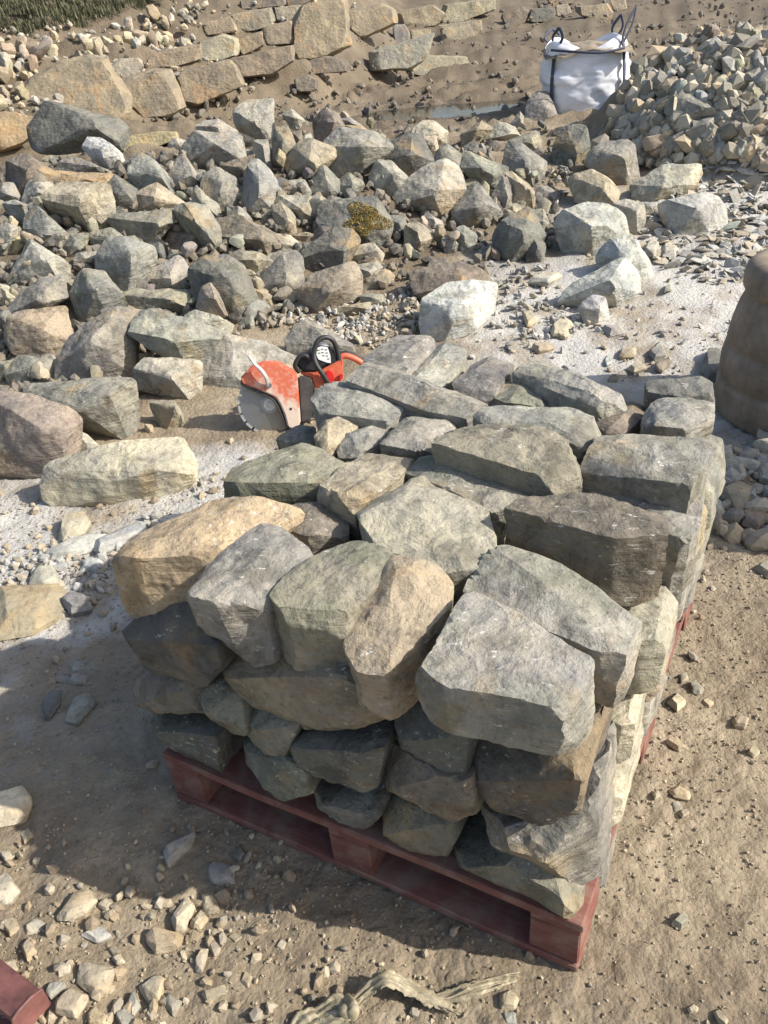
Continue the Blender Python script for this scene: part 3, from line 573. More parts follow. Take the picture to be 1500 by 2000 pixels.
GK(E7, [(560,1070),(600,1030),(720,1055),(700,1105),(610,1128)], 'tan', 'wide tan stone with a strong shadow on its left')
GK(E7, [(760,1150),(790,1100),(815,1110),(790,1205),(765,1195)], 'buff', 'narrow buff stone pointing down below the pale egg stone')
GK(E7, [(815,1090),(840,1075),(865,1110),(840,1145)], 'tan', 'small oval stone right of the narrow buff one')
GK(E7, [(-20,820),(40,820),(75,880),(30,940),(-20,935)], 'cream', 'pale stone cut by the left edge under the shadow')
GK(E7, [(95,1020),(140,990),(190,1010),(150,1048),(100,1052)], 'cream', 'small white speckled stone at left below the largest buff one')
GK(E7, [(215,1180),(240,1155),(275,1165),(275,1200),(230,1218)], 'cream', 'round pale pebble left of the broad rough slab stone')
GK(E7, [(310,1170),(400,1160),(455,1190),(420,1290),(380,1302),(300,1245)], 'buff', 'broad rough buff slab stone near the bottom left')
GK(E7, [(215,1310),(280,1255),(350,1300),(300,1382),(220,1362)], 'buff', 'flat five sided stone right of the red metal beam')
GK(E7, [(540,1260),(610,1205),(650,1230),(630,1330),(590,1335)], 'buff', 'large rounded buff stone in the cluster at the bottom')
GK(E7, [(490,1330),(520,1268),(550,1330),(520,1372)], 'grey', 'thin grey leaf shaped stone at the left of the bottom cluster')
GK(E7, [(630,1310),(660,1280),(712,1310),(680,1372)], 'olive', 'olive square stone at the right of the bottom cluster')
GK(E7, [(180,1285),(190,1235),(270,1240),(200,1302)], 'grey', 'flat grey stone just above the five sided one')
GK(E7, [(565,1362),(590,1330),(622,1370),(590,1388)], 'buff', 'small stone wedged under the large rounded buff one')
GK(E7, [(785,1280),(880,1245),(885,1280),(810,1320)], 'tan', 'low tan stone half buried right of the bottom cluster')
GK(E7, [(940,1230),(960,1195),(985,1215),(970,1260)], 'tan', 'upright tan pebble at the bottom centre')
GK(E7, [(1080,1100),(1100,1070),(1122,1085),(1105,1112)], 'buff', 'lone pebble on bare dirt at the bottom centre')
GK(FU, [(975,1945),(995,1932),(1014,1950),(1006,1972),(978,1972)], 'tan', 'tan stone at the end of the torn wrapping strip')
GK(FU, [(980,1978),(1005,1975),(1010,2005),(985,2008)], 'grey', 'small stone at the bottom edge below the torn wrapping strip')
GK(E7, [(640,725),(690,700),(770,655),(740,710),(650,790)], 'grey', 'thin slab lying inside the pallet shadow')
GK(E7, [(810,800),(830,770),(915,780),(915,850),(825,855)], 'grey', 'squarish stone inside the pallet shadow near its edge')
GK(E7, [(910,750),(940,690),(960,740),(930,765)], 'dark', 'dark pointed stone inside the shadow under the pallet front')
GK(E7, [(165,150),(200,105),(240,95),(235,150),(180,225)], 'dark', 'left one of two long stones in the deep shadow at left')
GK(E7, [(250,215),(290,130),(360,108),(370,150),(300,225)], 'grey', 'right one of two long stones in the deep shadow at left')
GK(FU, [(-20,1560),(20,1548),(45,1540),(65,1562),(52,1602),(-20,1622)], 'cream', 'blotchy cream stone at left edge half in shadow')
GK(FU, [(-20,1148),(110,1143),(137,1160),(120,1205),(75,1237),(-20,1247)], 'tan', 'flat tan slab at left edge beside the pallet', tk=.35)
GK(FU, [(110,1050),(130,1010),(165,1003),(177,1020),(165,1040),(125,1062)], 'cream', 'upright cream wedge below the long cream boulder')
GK(FU, [(78,1080),(140,1055),(218,1045),(190,1072),(100,1094)], 'dust', 'long thin grey slab left of the orange topped walling stone', tk=.3)
GK(FU, [(178,1062),(250,1030),(300,1035),(235,1062),(190,1085)], 'dust', 'thin slab touching the orange topped walling stone', tk=.3)
GK(FU, [(55,1145),(75,1115),(105,1108),(118,1140),(90,1150)], 'pale', 'pale triangular chip above the flat tan slab')
GK(FU, [(155,1115),(175,1092),(202,1100),(190,1125)], 'dust', 'pale square chip next to the front left of the stack')
GK(FU, [(120,1178),(140,1160),(175,1165),(180,1190),(140,1200)], 'grey', 'grey rounded stone in shade right of the flat tan slab')
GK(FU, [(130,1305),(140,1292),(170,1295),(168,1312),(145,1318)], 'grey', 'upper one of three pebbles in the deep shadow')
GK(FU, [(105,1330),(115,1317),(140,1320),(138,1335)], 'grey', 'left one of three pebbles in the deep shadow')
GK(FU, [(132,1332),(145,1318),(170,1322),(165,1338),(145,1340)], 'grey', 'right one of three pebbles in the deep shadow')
RS = 'loose stones scattered on the pale ground behind the stack'
for pts, t, lb in (
 ([(540,430),(580,420),(600,450),(560,482)], 'buff', 'buff cube on the pale ground behind the white boulder'),
 ([(650,490),(700,440),(742,452),(720,512),(660,512)], 'buff', 'buff wedge stone left of the small white cube'),
 ([(850,480),(920,470),(942,500),(880,512)], 'grey', 'flat dark stone right below the small white cube'),
 ([(915,600),(925,565),(985,562),(980,594)], 'tan', 'tan square stone in the middle of the pale ground'),
 ([(1035,585),(1080,533),(1100,590),(1060,604)], 'grey', 'grey pointed stone right of the tan square one'),
 ([(1055,642),(1090,600),(1125,610),(1085,650)], 'brown', 'brown stone in front of the grey pointed one'),
 ([(870,690),(890,662),(915,668),(912,692)], 'brown', 'small brown cube just behind the stack'),
 ([(945,640),(1000,615),(1030,635),(975,655)], 'buff', 'flat buff stone left of the brown one'),
 ([(1090,320),(1120,310),(1125,335),(1095,340)], 'grey', 'small dark cube high on the pale ground'),
 ([(575,560),(640,540),(670,560),(600,575)], 'tan', 'low tan stone behind the green ended walling stones'),
 ([(860,610),(880,585),(890,620),(868,630)], 'white', 'small white chip standing on the pale ground'),
 ([(560,300),(620,265),(700,275),(640,312)], 'pale', 'flat pale slab at the foot of the dark folded boulder'),
 ([(1085,200),(1095,140),(1145,140),(1140,205)], 'pale', 'square pale slate piece right of the blue white dusty rock'),
 ([(1015,190),(1040,140),(1078,150),(1060,195)], 'pale', 'narrow pale slate piece beside the square one'),
 ([(400,270),(380,240),(400,230),(408,268)], 'tan', 'small tan chip behind the flat brown boulder'),
): GK(D4, pts, t, lb, group=RS)
SH = 'rocks lying in the shade at the right of the stack'
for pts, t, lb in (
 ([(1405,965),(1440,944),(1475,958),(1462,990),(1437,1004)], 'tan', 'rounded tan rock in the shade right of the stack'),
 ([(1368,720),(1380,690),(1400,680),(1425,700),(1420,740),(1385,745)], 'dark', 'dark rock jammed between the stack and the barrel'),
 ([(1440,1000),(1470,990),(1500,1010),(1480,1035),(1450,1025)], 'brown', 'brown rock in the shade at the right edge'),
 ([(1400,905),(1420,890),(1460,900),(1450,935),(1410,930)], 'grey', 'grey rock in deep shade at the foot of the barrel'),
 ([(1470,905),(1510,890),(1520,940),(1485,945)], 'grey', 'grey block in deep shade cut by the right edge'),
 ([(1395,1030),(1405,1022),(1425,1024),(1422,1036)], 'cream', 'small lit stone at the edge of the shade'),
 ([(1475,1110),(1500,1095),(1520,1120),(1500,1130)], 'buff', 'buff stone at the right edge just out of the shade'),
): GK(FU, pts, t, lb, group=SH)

E8 = lambda u, v: (750+u/2, 1300+v/2)
RR = 'loose stones on the dirt right of the pallet'
for pts, t, lb in (
 ([(1358,215),(1385,190),(1425,212),(1412,245),(1370,238)], 'tan', 'five sided tan stone alone on the dirt right of the pallet'),
 ([(1420,340),(1445,318),(1470,340),(1445,362)], 'buff', 'round buff stone near the right edge of the picture'),
 ([(1105,140),(1145,112),(1182,145),(1145,178)], 'buff', 'buff stone beside the pallet, level with the front right corner stone'),
 ([(1238,145),(1255,130),(1292,145),(1270,165)], 'tan', 'small tan stone right of the buff one beside the pallet'),
 ([(1190,75),(1215,55),(1252,95),(1235,120),(1200,110)], 'olive', 'flat olive stone beside the right edge of the pallet'),
 ([(1100,300),(1140,282),(1188,325),(1150,335)], 'tan', 'half buried tan stone by the pallet right edge'),
 ([(1108,490),(1150,470),(1200,500),(1190,528),(1130,515)], 'tan', 'largest stone in the muddy ring of pebbles at right'),
 ([(1045,500),(1068,484),(1082,508),(1058,522)], 'buff', 'small stone at the left of the muddy ring'),
 ([(1120,540),(1150,528),(1165,560),(1135,572)], 'olive', 'small stone inside the muddy ring'),
 ([(1150,575),(1180,560),(1195,580),(1165,595)], 'buff', 'small stone at the bottom of the muddy ring'),
 ([(1150,40),(1180,28),(1190,60),(1160,72)], 'grey', 'grey stone touching the pallet right edge'),
 ([(1185,1340),(1210,1322),(1232,1338),(1222,1358),(1195,1358)], 'buff', 'lower left one of two stones at the bottom right'),
 ([(1285,1352),(1305,1340),(1350,1390),(1335,1410),(1305,1390)], 'tan', 'long stone at the bottom right corner'),
 ([(1415,970),(1430,955),(1445,970),(1430,990)], 'grey', 'flat pebble pressed in the dirt low at right'),
 ([(1120,1010),(1170,960),(1190,1000),(1160,1030)], 'olive', 'flat slab scrap half buried right of the pallet near corner'),
): GK(E8, pts, t, lb, group=RR)
LL = 'more loose stones at the lower left'
for pts, t, lb in (
 ([(20,1170),(60,1150),(75,1190),(40,1215)], 'buff', 'flat stone just above the red metal beam'),
 ([(5,1010),(60,985),(80,1030),(40,1060)], 'tan', 'low brown stone at left below the pale edge stone'),
 ([(80,1100),(120,1060),(150,1120),(110,1160)], 'tan', 'weathered brown stone at lower left'),
 ([(310,1050),(400,1020),(440,1060),(380,1085)], 'dust', 'pale flat slab with a twig on it at lower left'),
 ([(235,690),(250,675),(262,692),(245,708)], 'tan', 'small tan stone just under the shadow edge at left'),
 ([(75,655),(110,635),(130,665),(95,695)], 'tan', 'tan stone at left just outside the shadow'),
 ([(0,735),(35,720),(55,750),(20,768)], 'buff', 'buff stone at the left edge just outside the shadow'),
 ([(420,1110),(450,1095),(475,1120),(445,1135)], 'tan', 'split tan stone left of the bottom cluster'),
 ([(435,1140),(470,1130),(490,1160),(455,1172)], 'cream', 'small cream stone above the bottom cluster'),
 ([(600,820),(625,805),(645,825),(620,845)], 'tan', 'small tan stone near the shadow edge in the middle'),
 ([(890,1060),(920,1045),(950,1065),(920,1085)], 'tan', 'pale tan stone in the grit at the bottom centre'),
 ([(380,940),(410,905),(450,930),(420,970)], 'buff', 'cluster stone right of the largest buff stone'),
 ([(700,1120),(720,1110),(735,1150),(715,1165)], 'buff', 'upright chip below the wide tan stone'),
 ([(340,1360),(370,1335),(440,1380),(420,1420),(350,1410)], 'buff', 'stone cut by the bottom edge right of the five sided one'),
 ([(450,1360),(490,1340),(540,1390),(480,1420)], 'grey', 'stone cut by the bottom edge under the bottom cluster'),
): GK(E7, pts, t, lb, group=LL)
# ------------------------------------------------------------------ pallet and the stack of walling stone on it
A = np.array([0.294, 0.85, 0.0]); YAW = -0.527
U = np.array([math.cos(YAW), math.sin(YAW), 0]); Vv = np.array([-U[1], U[0], 0]); B = A-U
PL, PW = 1.0, 1.2
def paint():
    m, n, l, b = M_new('faded red pallet paint'); tc = n.new('ShaderNodeTexCoord')
    mp = n.new('ShaderNodeMapping'); mp.inputs['Scale'].default_value = (1, 9, 9); l.new(tc.outputs['Object'], mp.inputs[0])
    a = tex(n, l, 'Noise', 7, mp.outputs[0], Detail=8, Roughness=.7).outputs[0]
    d = tex(n, l, 'Noise', 12, tc.outputs['Object'], Detail=6, Roughness=.65).outputs[0]
    c = ramp(n, l, a, .3, .7, (0.12, 0.045, 0.036, 1), (0.23, 0.10, 0.078, 1))
    c = mix(n, l, math_(n, l, 'MULTIPLY', ramp(n, l, d, .46, .64), .6), c, (0.25, 0.18, 0.135))
    l.new(c, b.inputs['Base Color']); b.inputs['Roughness'].default_value = .8; b.inputs['Specular IOR Level'].default_value = .25
    bu = n.new('ShaderNodeBump'); bu.inputs['Strength'].default_value = .35; bu.inputs['Distance'].default_value = .004
    l.new(a, bu.inputs['Height']); l.new(bu.outputs[0], b.inputs['Normal']); return m
M_RED = paint()
ctr = A-U*PL/2+Vv*PW/2
pal = empty('pallet', (ctr[0], ctr[1], 0.0), YAW); tag(pal, 'faded red wooden pallet under the stack of walling stone', 'pallet')
def board(name, cx, cy, cz, sx, sy, sz, seed):
    rg = random.Random(seed); bm = bmesh.new(); bmesh.ops.create_cube(bm, size=1)
    for v in bm.verts: v.co = Vector((v.co.x*sx, v.co.y*sy, v.co.z*sz))
    bmesh.ops.bevel(bm, geom=bm.edges[:], offset=.0025, segments=1, affect='EDGES')
    long_x = sx > sy
    cuts = 8
    bmesh.ops.subdivide_edges(bm, edges=[e for e in bm.edges if e.calc_length() > .3], cuts=cuts, use_grid_fill=True)
    for v in bm.verts:
        t = v.co.x if long_x else v.co.y
        v.co.z += .003*math.sin(t*7+seed); v.co.x += rg.uniform(-.0012, .0012); v.co.y += rg.uniform(-.0012, .0012)
    o = bm_obj(name, bm, M_RED, pal, (cx, cy, cz+rg.uniform(-.001, .001))); o.rotation_euler.z = rg.uniform(-.006, .006); return o
hx, hy = PL/2, PW/2
for i, (cy, wd) in enumerate([(-hy+.065, .13), (-.395, .10), (-.2, .10), (0, .13), (.2, .10), (.395, .10), (hy-.065, .13)]): board('deck_board', 0, cy, .148, PL, wd, .021, i)
for i, cx in enumerate((-hx+.05, 0, hx-.05)): board('stringer_board', cx, 0, .1265, .098, PW-.004, .0205, 10+i)
for i, cx in enumerate((-hx+.052, 0, hx-.052)):
    for j, cy in enumerate((-hy+.075, 0, hy-.075)): board('block', cx, cy, .0685, .098, .142, .0940, 20+i*3+j)
for i, cy in enumerate((-hy+.052, 0, hy-.052)): board('bottom_board', 0, cy, .0105, PL-.006, .10, .0205, 40+i)

STK = 'walling stones stacked on the red pallet'
def solid(P, tone, label, sub=5, alpha=.3, rough=.035, seed=None, p=60, mat=None, lump=.03, chips=5):
    _seed[0] += 1; s = seed or _seed[0]
    c, pl = hull(P); Ax, h = pca(P-c); h = np.maximum(h, h.max()*.25)
    V, F = stone_from_planes(pl, Ax, h, sub, p=p, rough=rough, seed=s, chips=chips, lump=lump)
    o = link_mesh('walling_stone', V, F, mat or M_WALL, loc=tuple(c), sharp=28); o.color = (*jit(TONE[tone], s, .05), alpha)
    _f = random.Random(s).uniform(.86, 1.1); o.color = tuple(x*_f for x in o.color[:3])+(alpha,); tag(o, label, 'stone', STK); return o
def top_stone(pts, tone, label, z=.735, th=.16, alpha=.3, tilt=(0, 0), low=None, **k):
    _seed[0] += 1; rg = np.random.RandomState(_seed[0])
    W = np.array([at_z(x, y, z) for x, y in pts]); c = W.mean(0)
    T_ = c+(W-c)*.985; 
    T_[:, 2] += rg.uniform(-.008, .006, len(T_))+(T_[:, :2]-c[:2])@np.array(tilt)
    crown = c+(W-c)*.55; crown[:, 2] = T_[:, 2]+rg.uniform(.002, .014, len(T_))
    mid = c+(W-c)*.99; mid[:, 2] = z-th*.5
    bot = c+(W-c)*rg.uniform(.84, .95, (len(W), 1)); bot[:, 2] = z-th+rg.uniform(-.004, .012, len(W))
    return solid(np.vstack([T_, crown, mid, bot]), tone, label, alpha=alpha, **k)
def S2(o_, s): return lambda pts: [(o_[0]+x/s, o_[1]+y/s) for x, y in pts]
top_stone([(212,1085),(300,1030),(410,988),(541,1000),(465,1062),(415,1090),(270,1094)], 'buff', 'orange topped buff stone at the front left corner of the top course', alpha=.0, th=.17).color = (0.44, 0.35, 0.245, 0)
top_stone([(374,1160),(412,1090),(500,1020),(535,1016),(575,1045),(618,1082),(548,1150),(500,1180),(440,1185)], 'grey', 'grey stone flecked white, second along the front edge of the top course', th=.15, alpha=.15)
top_stone([(526,1165),(590,1100),(690,1054),(735,1065),(778,1098),(712,1168),(655,1212),(560,1200)], 'olive', 'yellow green topped stone, third along the front edge of the top course', th=.14, alpha=.75)
top_stone([(700,1165),(770,1118),(830,1112),(876,1160),(872,1195),(810,1245),(750,1290),(690,1275),(670,1240)], 'tan', 'rounded brown stone tipped forward in the front edge of the top course', z=.71, th=.14, alpha=.1, tilt=(0.10, 0.28), p=30)
top_stone([(812,1296),(898,1182),(1050,1240),(1160,1294),(1168,1345),(1108,1385),(960,1362),(852,1332)], 'grey', 'large green grey stone at the front right corner of the top course', z=.72, th=.115, alpha=.45, rough=.028)
top_stone([(912,1156),(950,1110),(1000,1087),(1110,1112),(1185,1155),(1258,1207),(1243,1243),(1215,1278),(1185,1276),(1070,1212)], 'grey', 'broad grey green slab just behind the front right corner stone', z=.715, th=.13, alpha=.5, rough=.028)
top_stone([(985,1000),(1015,973),(1100,965),(1215,983),(1300,1015),(1306,1045),(1200,1052),(1070,1030)], 'brown', 'dark brown block standing proud at the right of the top course', z=.77, th=.165, alpha=.0, rough=.05)
top_stone([(697,1000),(770,937),(805,927),(880,960),(950,1000),(970,1075),(912,1132),(880,1120),(770,1060),(710,1040)], 'pale', 'large pale stone in the middle of the top course', z=.735, th=.16, alpha=.1).color = (.42, .395, .32, .1)
top_stone([(542,1000),(580,977),(620,973),(675,1008),(680,1045),(605,1050),(555,1025)], 'brown', 'small brown stone between the orange topped and the large pale one', z=.70, th=.13, alpha=.1)
top_stone([(410,935),(480,897),(585,865),(640,876),(685,905),(650,945),(560,950),(450,948)], 'olive', 'dark green stone with a yellowish top at the left edge of the stack', z=.735, th=.17, alpha=.6)
top_stone([(637,978),(690,915),(733,876),(808,894),(787,930),(715,985),(690,1000)], 'buff', 'tan narrow stone right of the dark green one', z=.73, th=.14, alpha=.0)
top_stone([(797,915),(815,893),(855,892),(915,910),(990,943),(1030,962),(1018,985),(965,1003),(925,978),(850,948)], 'grey', 'long stone with a bright green left end behind the large pale one', z=.73, th=.15, alpha=.85)
top_stone([(850,872),(890,832),(950,822),(1060,845),(1130,880),(1140,908),(1090,935),(1000,912),(920,893)], 'olive', 'long olive boulder raised above its neighbours in the top course', z=.785, th=.20, alpha=.25, rough=.05)
top_stone([(1142,893),(1165,858),(1250,851),(1375,862),(1386,900),(1350,950),(1280,935),(1200,908)], 'grey', 'grey stone with a green end on the right edge behind the slab', z=.77, th=.18, alpha=.5)
top_stone([(1118,952),(1150,926),(1200,923),(1290,955),(1372,985),(1370,1020),(1340,1062),(1290,1012),(1200,985)], 'grey', 'green grey slab behind the dark brown block on the right edge', z=.70, th=.15, alpha=.6)
top_stone([(925,814),(960,796),(1100,800),(1165,825),(1173,852),(1135,866),(1060,848),(945,830)], 'grey', 'long smooth grey stone behind the long olive boulder', z=.775, th=.19, alpha=.1)
top_stone([(1162,815),(1190,787),(1255,790),(1262,802),(1225,842),(1180,850)], 'brown', 'small brown stone with rust between two grey ones at the back right', z=.72, th=.14, alpha=0)
top_stone([(1255,805),(1275,784),(1330,777),(1392,783),(1394,812),(1340,832),(1262,828)], 'grey', 'grey block near the back right corner of the stack', z=.76, th=.17, alpha=.15)
top_stone([(1260,748),(1320,741),(1386,742),(1396,768),(1340,776),(1264,770)], 'dark', 'dark block at the very back right corner of the stack', z=.76, th=.18, alpha=.1)
top_stone([(1008,722),(1025,703),(1070,704),(1205,770),(1228,785),(1180,797),(1110,765),(1045,745)], 'pale', 'long wedge with a pale green top at the back of the stack', z=.76, th=.16, alpha=.6)
top_stone([(955,770),(985,746),(1010,742),(1060,760),(1072,785),(1050,800),(990,796)], 'green', 'small green stone left of the pale green wedge', z=.72, th=.12, alpha=.7, sub=4)
top_stone([(1098,800),(1105,778),(1135,780),(1150,805),(1125,812)], 'cream', 'tiny pale green stone below the wedge', z=.72, th=.1, alpha=.5, sub=4)
top_stone([(887,745),(920,710),(960,693),(1003,708),(985,745),(950,778),(900,768)], 'grey', 'grey stone with an orange mark at the back of the stack', z=.73, th=.14, alpha=.05)
top_stone([(798,740),(835,695),(865,669),(912,680),(900,715),(855,757),(810,750)], 'grey', 'flat grey stone second along the back row of the stack', z=.72, th=.13, alpha=.05)
top_stone([(712,708),(755,677),(785,655),(840,662),(850,677),(808,720),(790,737),(750,724)], 'grey', 'rounded grey stone at the back left end of the stack', z=.73, th=.14, alpha=.05)
top_stone([(667,748),(700,723),(755,722),(860,758),(948,782),(950,797),(915,815),(840,803),(735,766)], 'grey', 'very long grey stone across the back of the stack', z=.74, th=.16, alpha=.05)
top_stone([(612,787),(635,759),(665,753),(715,767),(798,787),(793,806),(755,822),(700,808),(625,808)], 'grey', 'long grey stone beside the saw', z=.72, th=.15, alpha=.1)
top_stone([(615,850),(638,812),(685,799),(702,828),(660,855),(638,878)], 'tan', 'small tan pointed stone close to the saw', z=.70, th=.13, alpha=0)
top_stone([(655,858),(672,842),(748,832),(760,843),(735,873),(697,895),(662,886)], 'grey', 'small grey cube on the left side of the top course', z=.69, th=.13, alpha=.1)
top_stone([(750,868),(788,821),(828,810),(893,814),(872,850),(840,887),(805,880)], 'grey', 'square green grey stone left of the long olive boulder', z=.72, th=.14, alpha=.55)
top_stone([(537,848),(580,829),(615,836),(610,860),(562,864)], 'grey', 'small grey stone just below the saw guard', z=.62, th=.12, alpha=.4)

def on_front(px, py, off): 
    d = ray(px, py); t = ((A-Vv*off-CAM)@Vv)/(d@Vv); return CAM+d*t
def front_stone(pts, tone, label, off=.0, alpha=.25, deep=.26, ledge=.05, **k):
    pa = np.array(pts, float); c0 = pa.mean(0); pa = c0+(pa-c0)*1.0; y0, y1 = pa[:, 1].min(), pa[:, 1].max(); W = []
    off = off+random.Random(len(label)*7+int(c0[0])).uniform(-.012, .022)
    for x, y in pa:
        f = (y1-y)/(y1-y0); q = on_front(x, y, off-ledge*max(0, f-.35)/.65)
        if (q-A)@U > -.012:                                          # round the corner on to the right hand face
            d_ = ray(x, y); t = ((A-U*.012-CAM)@U)/(d_@U); q = CAM+d_*t
        W.append(q)
    W = np.array(W); c = W.mean(0)
    f = []
    for x, y in c0+(pa-c0)*.89:
        if y > y0+(y1-y0)*.30:
            q = on_front(x, y, off+.014)
            if (q-A)@U < -.02: f.append(q)
    bk = c+(W-c)*.96+Vv*deep
    if (bk@U-A@U).max() > -.03: bk = bk-U*max(0, (bk@U-A@U).max()+.03)
    o = solid(np.vstack([W, np.array(f), bk]), tone, label, alpha=alpha, rough=.042, **k)
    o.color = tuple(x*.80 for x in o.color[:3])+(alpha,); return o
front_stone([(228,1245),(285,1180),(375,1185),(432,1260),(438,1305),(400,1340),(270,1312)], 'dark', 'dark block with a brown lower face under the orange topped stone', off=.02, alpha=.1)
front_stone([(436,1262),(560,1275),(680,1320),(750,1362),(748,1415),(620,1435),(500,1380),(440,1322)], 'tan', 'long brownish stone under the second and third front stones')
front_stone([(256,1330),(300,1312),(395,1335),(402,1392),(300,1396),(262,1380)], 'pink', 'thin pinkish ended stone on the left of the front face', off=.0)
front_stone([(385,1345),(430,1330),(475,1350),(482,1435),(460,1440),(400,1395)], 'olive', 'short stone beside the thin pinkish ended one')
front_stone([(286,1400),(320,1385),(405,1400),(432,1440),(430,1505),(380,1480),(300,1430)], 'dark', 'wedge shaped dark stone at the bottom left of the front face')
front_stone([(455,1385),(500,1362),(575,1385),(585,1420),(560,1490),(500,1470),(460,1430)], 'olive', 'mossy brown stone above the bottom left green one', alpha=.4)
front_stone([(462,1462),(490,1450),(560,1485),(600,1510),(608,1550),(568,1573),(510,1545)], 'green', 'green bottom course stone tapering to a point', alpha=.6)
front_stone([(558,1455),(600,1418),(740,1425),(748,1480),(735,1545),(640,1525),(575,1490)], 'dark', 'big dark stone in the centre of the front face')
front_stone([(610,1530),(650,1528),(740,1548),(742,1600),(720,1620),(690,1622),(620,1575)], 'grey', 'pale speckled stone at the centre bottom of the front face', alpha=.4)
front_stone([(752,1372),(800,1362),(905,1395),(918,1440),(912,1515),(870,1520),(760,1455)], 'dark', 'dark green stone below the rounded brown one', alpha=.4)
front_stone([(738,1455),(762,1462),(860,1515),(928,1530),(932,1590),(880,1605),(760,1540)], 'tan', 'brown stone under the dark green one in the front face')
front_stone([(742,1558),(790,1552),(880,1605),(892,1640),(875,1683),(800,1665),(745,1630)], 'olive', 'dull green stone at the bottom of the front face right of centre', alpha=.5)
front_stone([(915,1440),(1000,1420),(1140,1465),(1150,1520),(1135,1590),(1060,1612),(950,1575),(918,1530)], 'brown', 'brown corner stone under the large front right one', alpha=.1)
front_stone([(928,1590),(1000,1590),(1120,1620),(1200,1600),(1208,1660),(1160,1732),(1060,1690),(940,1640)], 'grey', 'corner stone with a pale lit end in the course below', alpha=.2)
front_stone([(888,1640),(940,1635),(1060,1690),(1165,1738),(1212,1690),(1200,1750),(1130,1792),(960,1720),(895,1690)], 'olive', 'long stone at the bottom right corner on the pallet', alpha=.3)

# right hand face of the stack, course by course
rg = random.Random(5)
sd_tones = ['cream', 'grey', 'yellow', 'green', 'cream', 'pink', 'grey', 'olive', 'cream', 'grey', 'yellow', 'green']
ordn = ['nearest', 'second', 'third', 'fourth', 'fifth', 'sixth', 'seventh']
cz = ['bottom', 'second', 'third']
k = 0
for L in range(3):
    t = .20+.05*L; z0 = .160+L*.143; q = 0
    while t < 1.16:
        w_ = min(rg.uniform(.17, .27), 1.2-t)
        if 1.2-t-w_ < .12: w_ = 1.2-t
        z1 = z0+.143; of = rg.uniform(-.035+.015*L, -.008+.015*L); dp = rg.uniform(.2, .28); P = []
        for (a_, b_) in ((t+.004, z0+.004), (t+w_-.006, z0+rg.uniform(0, .01)), (t+w_-.004, z1-rg.uniform(.002, .02)), (t+w_*.5, z1), (t+.006, z1-rg.uniform(.0, .02))):
            P.append(A+Vv*a_+U*of+np.array([0, 0, b_])); P.append(A+Vv*(t+w_/2+(a_-t-w_/2)*.8)+U*(of+.024)+np.array([0, 0, (z0+z1)/2+(b_-(z0+z1)/2)*.7]))
            P.append(A+Vv*(t+w_/2+(a_-t-w_/2)*.9)-U*dp+np.array([0, 0, (z0+z1)/2+(b_-(z0+z1)/2)*.9]))
        solid(np.array(P), sd_tones[k % 12], f'{ordn[q]} stone from the front in the {cz[L]} course of the right face', sub=4, alpha=rg.choice([0, .2, .5]), rough=.04)
        t += w_; q += 1; k += 1
# left hand and rear faces and the heart of the stack, seen through the joints
IN = 0
for L in range(3):
    z0 = .160+L*.143
    for i in range(3):
        for j in range(4 if i else 5):
            s0 = -.97+i*.24+rg.uniform(-.01, .01); t0 = .30+j*.222 if i else .26+j*.19
            w1, w2 = .228, (.212 if i else .182)
            if L < 2 and i == 2: continue
            P = [A+U*(s0+a_*w1)+Vv*(t0+b_*w2)+np.array([0, 0, z0+c_*.14-rg.uniform(0, .012)]) for a_ in (.02, .98) for b_ in (.02, .98) for c_ in (0.02, 1)]
            P += [A+U*(s0+.5*w1)+Vv*(t0+.5*w2)+np.array([0, 0, z0+.14])]
            o = solid(np.array(P), rg.choice(['grey', 'dark', 'olive', 'tan']), 'dark stone of the lower courses showing between the top stones', sub=3, alpha=.3)
            o['group'] = 'lower course stones seen between the top stones'
# ------------------------------------------------------------------ cut-off saw
M_ORANGE = None
def guard_mat():
    m, n, l, b = M_new('scuffed orange paint'); tc = n.new('ShaderNodeTexCoord'); v = tc.outputs['Object']
    a = tex(n, l, 'Noise', 11, v, Detail=8, Roughness=.68, Distortion=.6).outputs[0]
    sx = n.new('ShaderNodeSeparateXYZ'); l.new(v, sx.inputs[0])
    lo = math_(n, l, 'ADD', a, math_(n, l, 'MULTIPLY', sx.outputs[2], 1.9))
    c = mix(n, l, ramp(n, l, lo, .52, .68), (0.62, 0.50, 0.41), (0.58, 0.145, 0.075))
    f = tex(n, l, 'Noise', 60, v, Detail=5).outputs[0]
    c = mix(n, l, math_(n, l, 'MULTIPLY', ramp(n, l, f, .5, .7), .35), c, (0.60, 0.55, 0.48))
    l.new(c, b.inputs['Base Color']); b.inputs['Roughness'].default_value = .55; return m
M_GUARD = guard_mat()
M_OR2 = plain('orange plastic', (.56, .13, .065), .5, var=.2, scale=40)
M_BLK = plain('black rubber', (.022, .022, .024), .5, var=.4)
M_DRK = plain('dark dusty casing', (.06, .055, .052), .6, var=.4, scale=20)
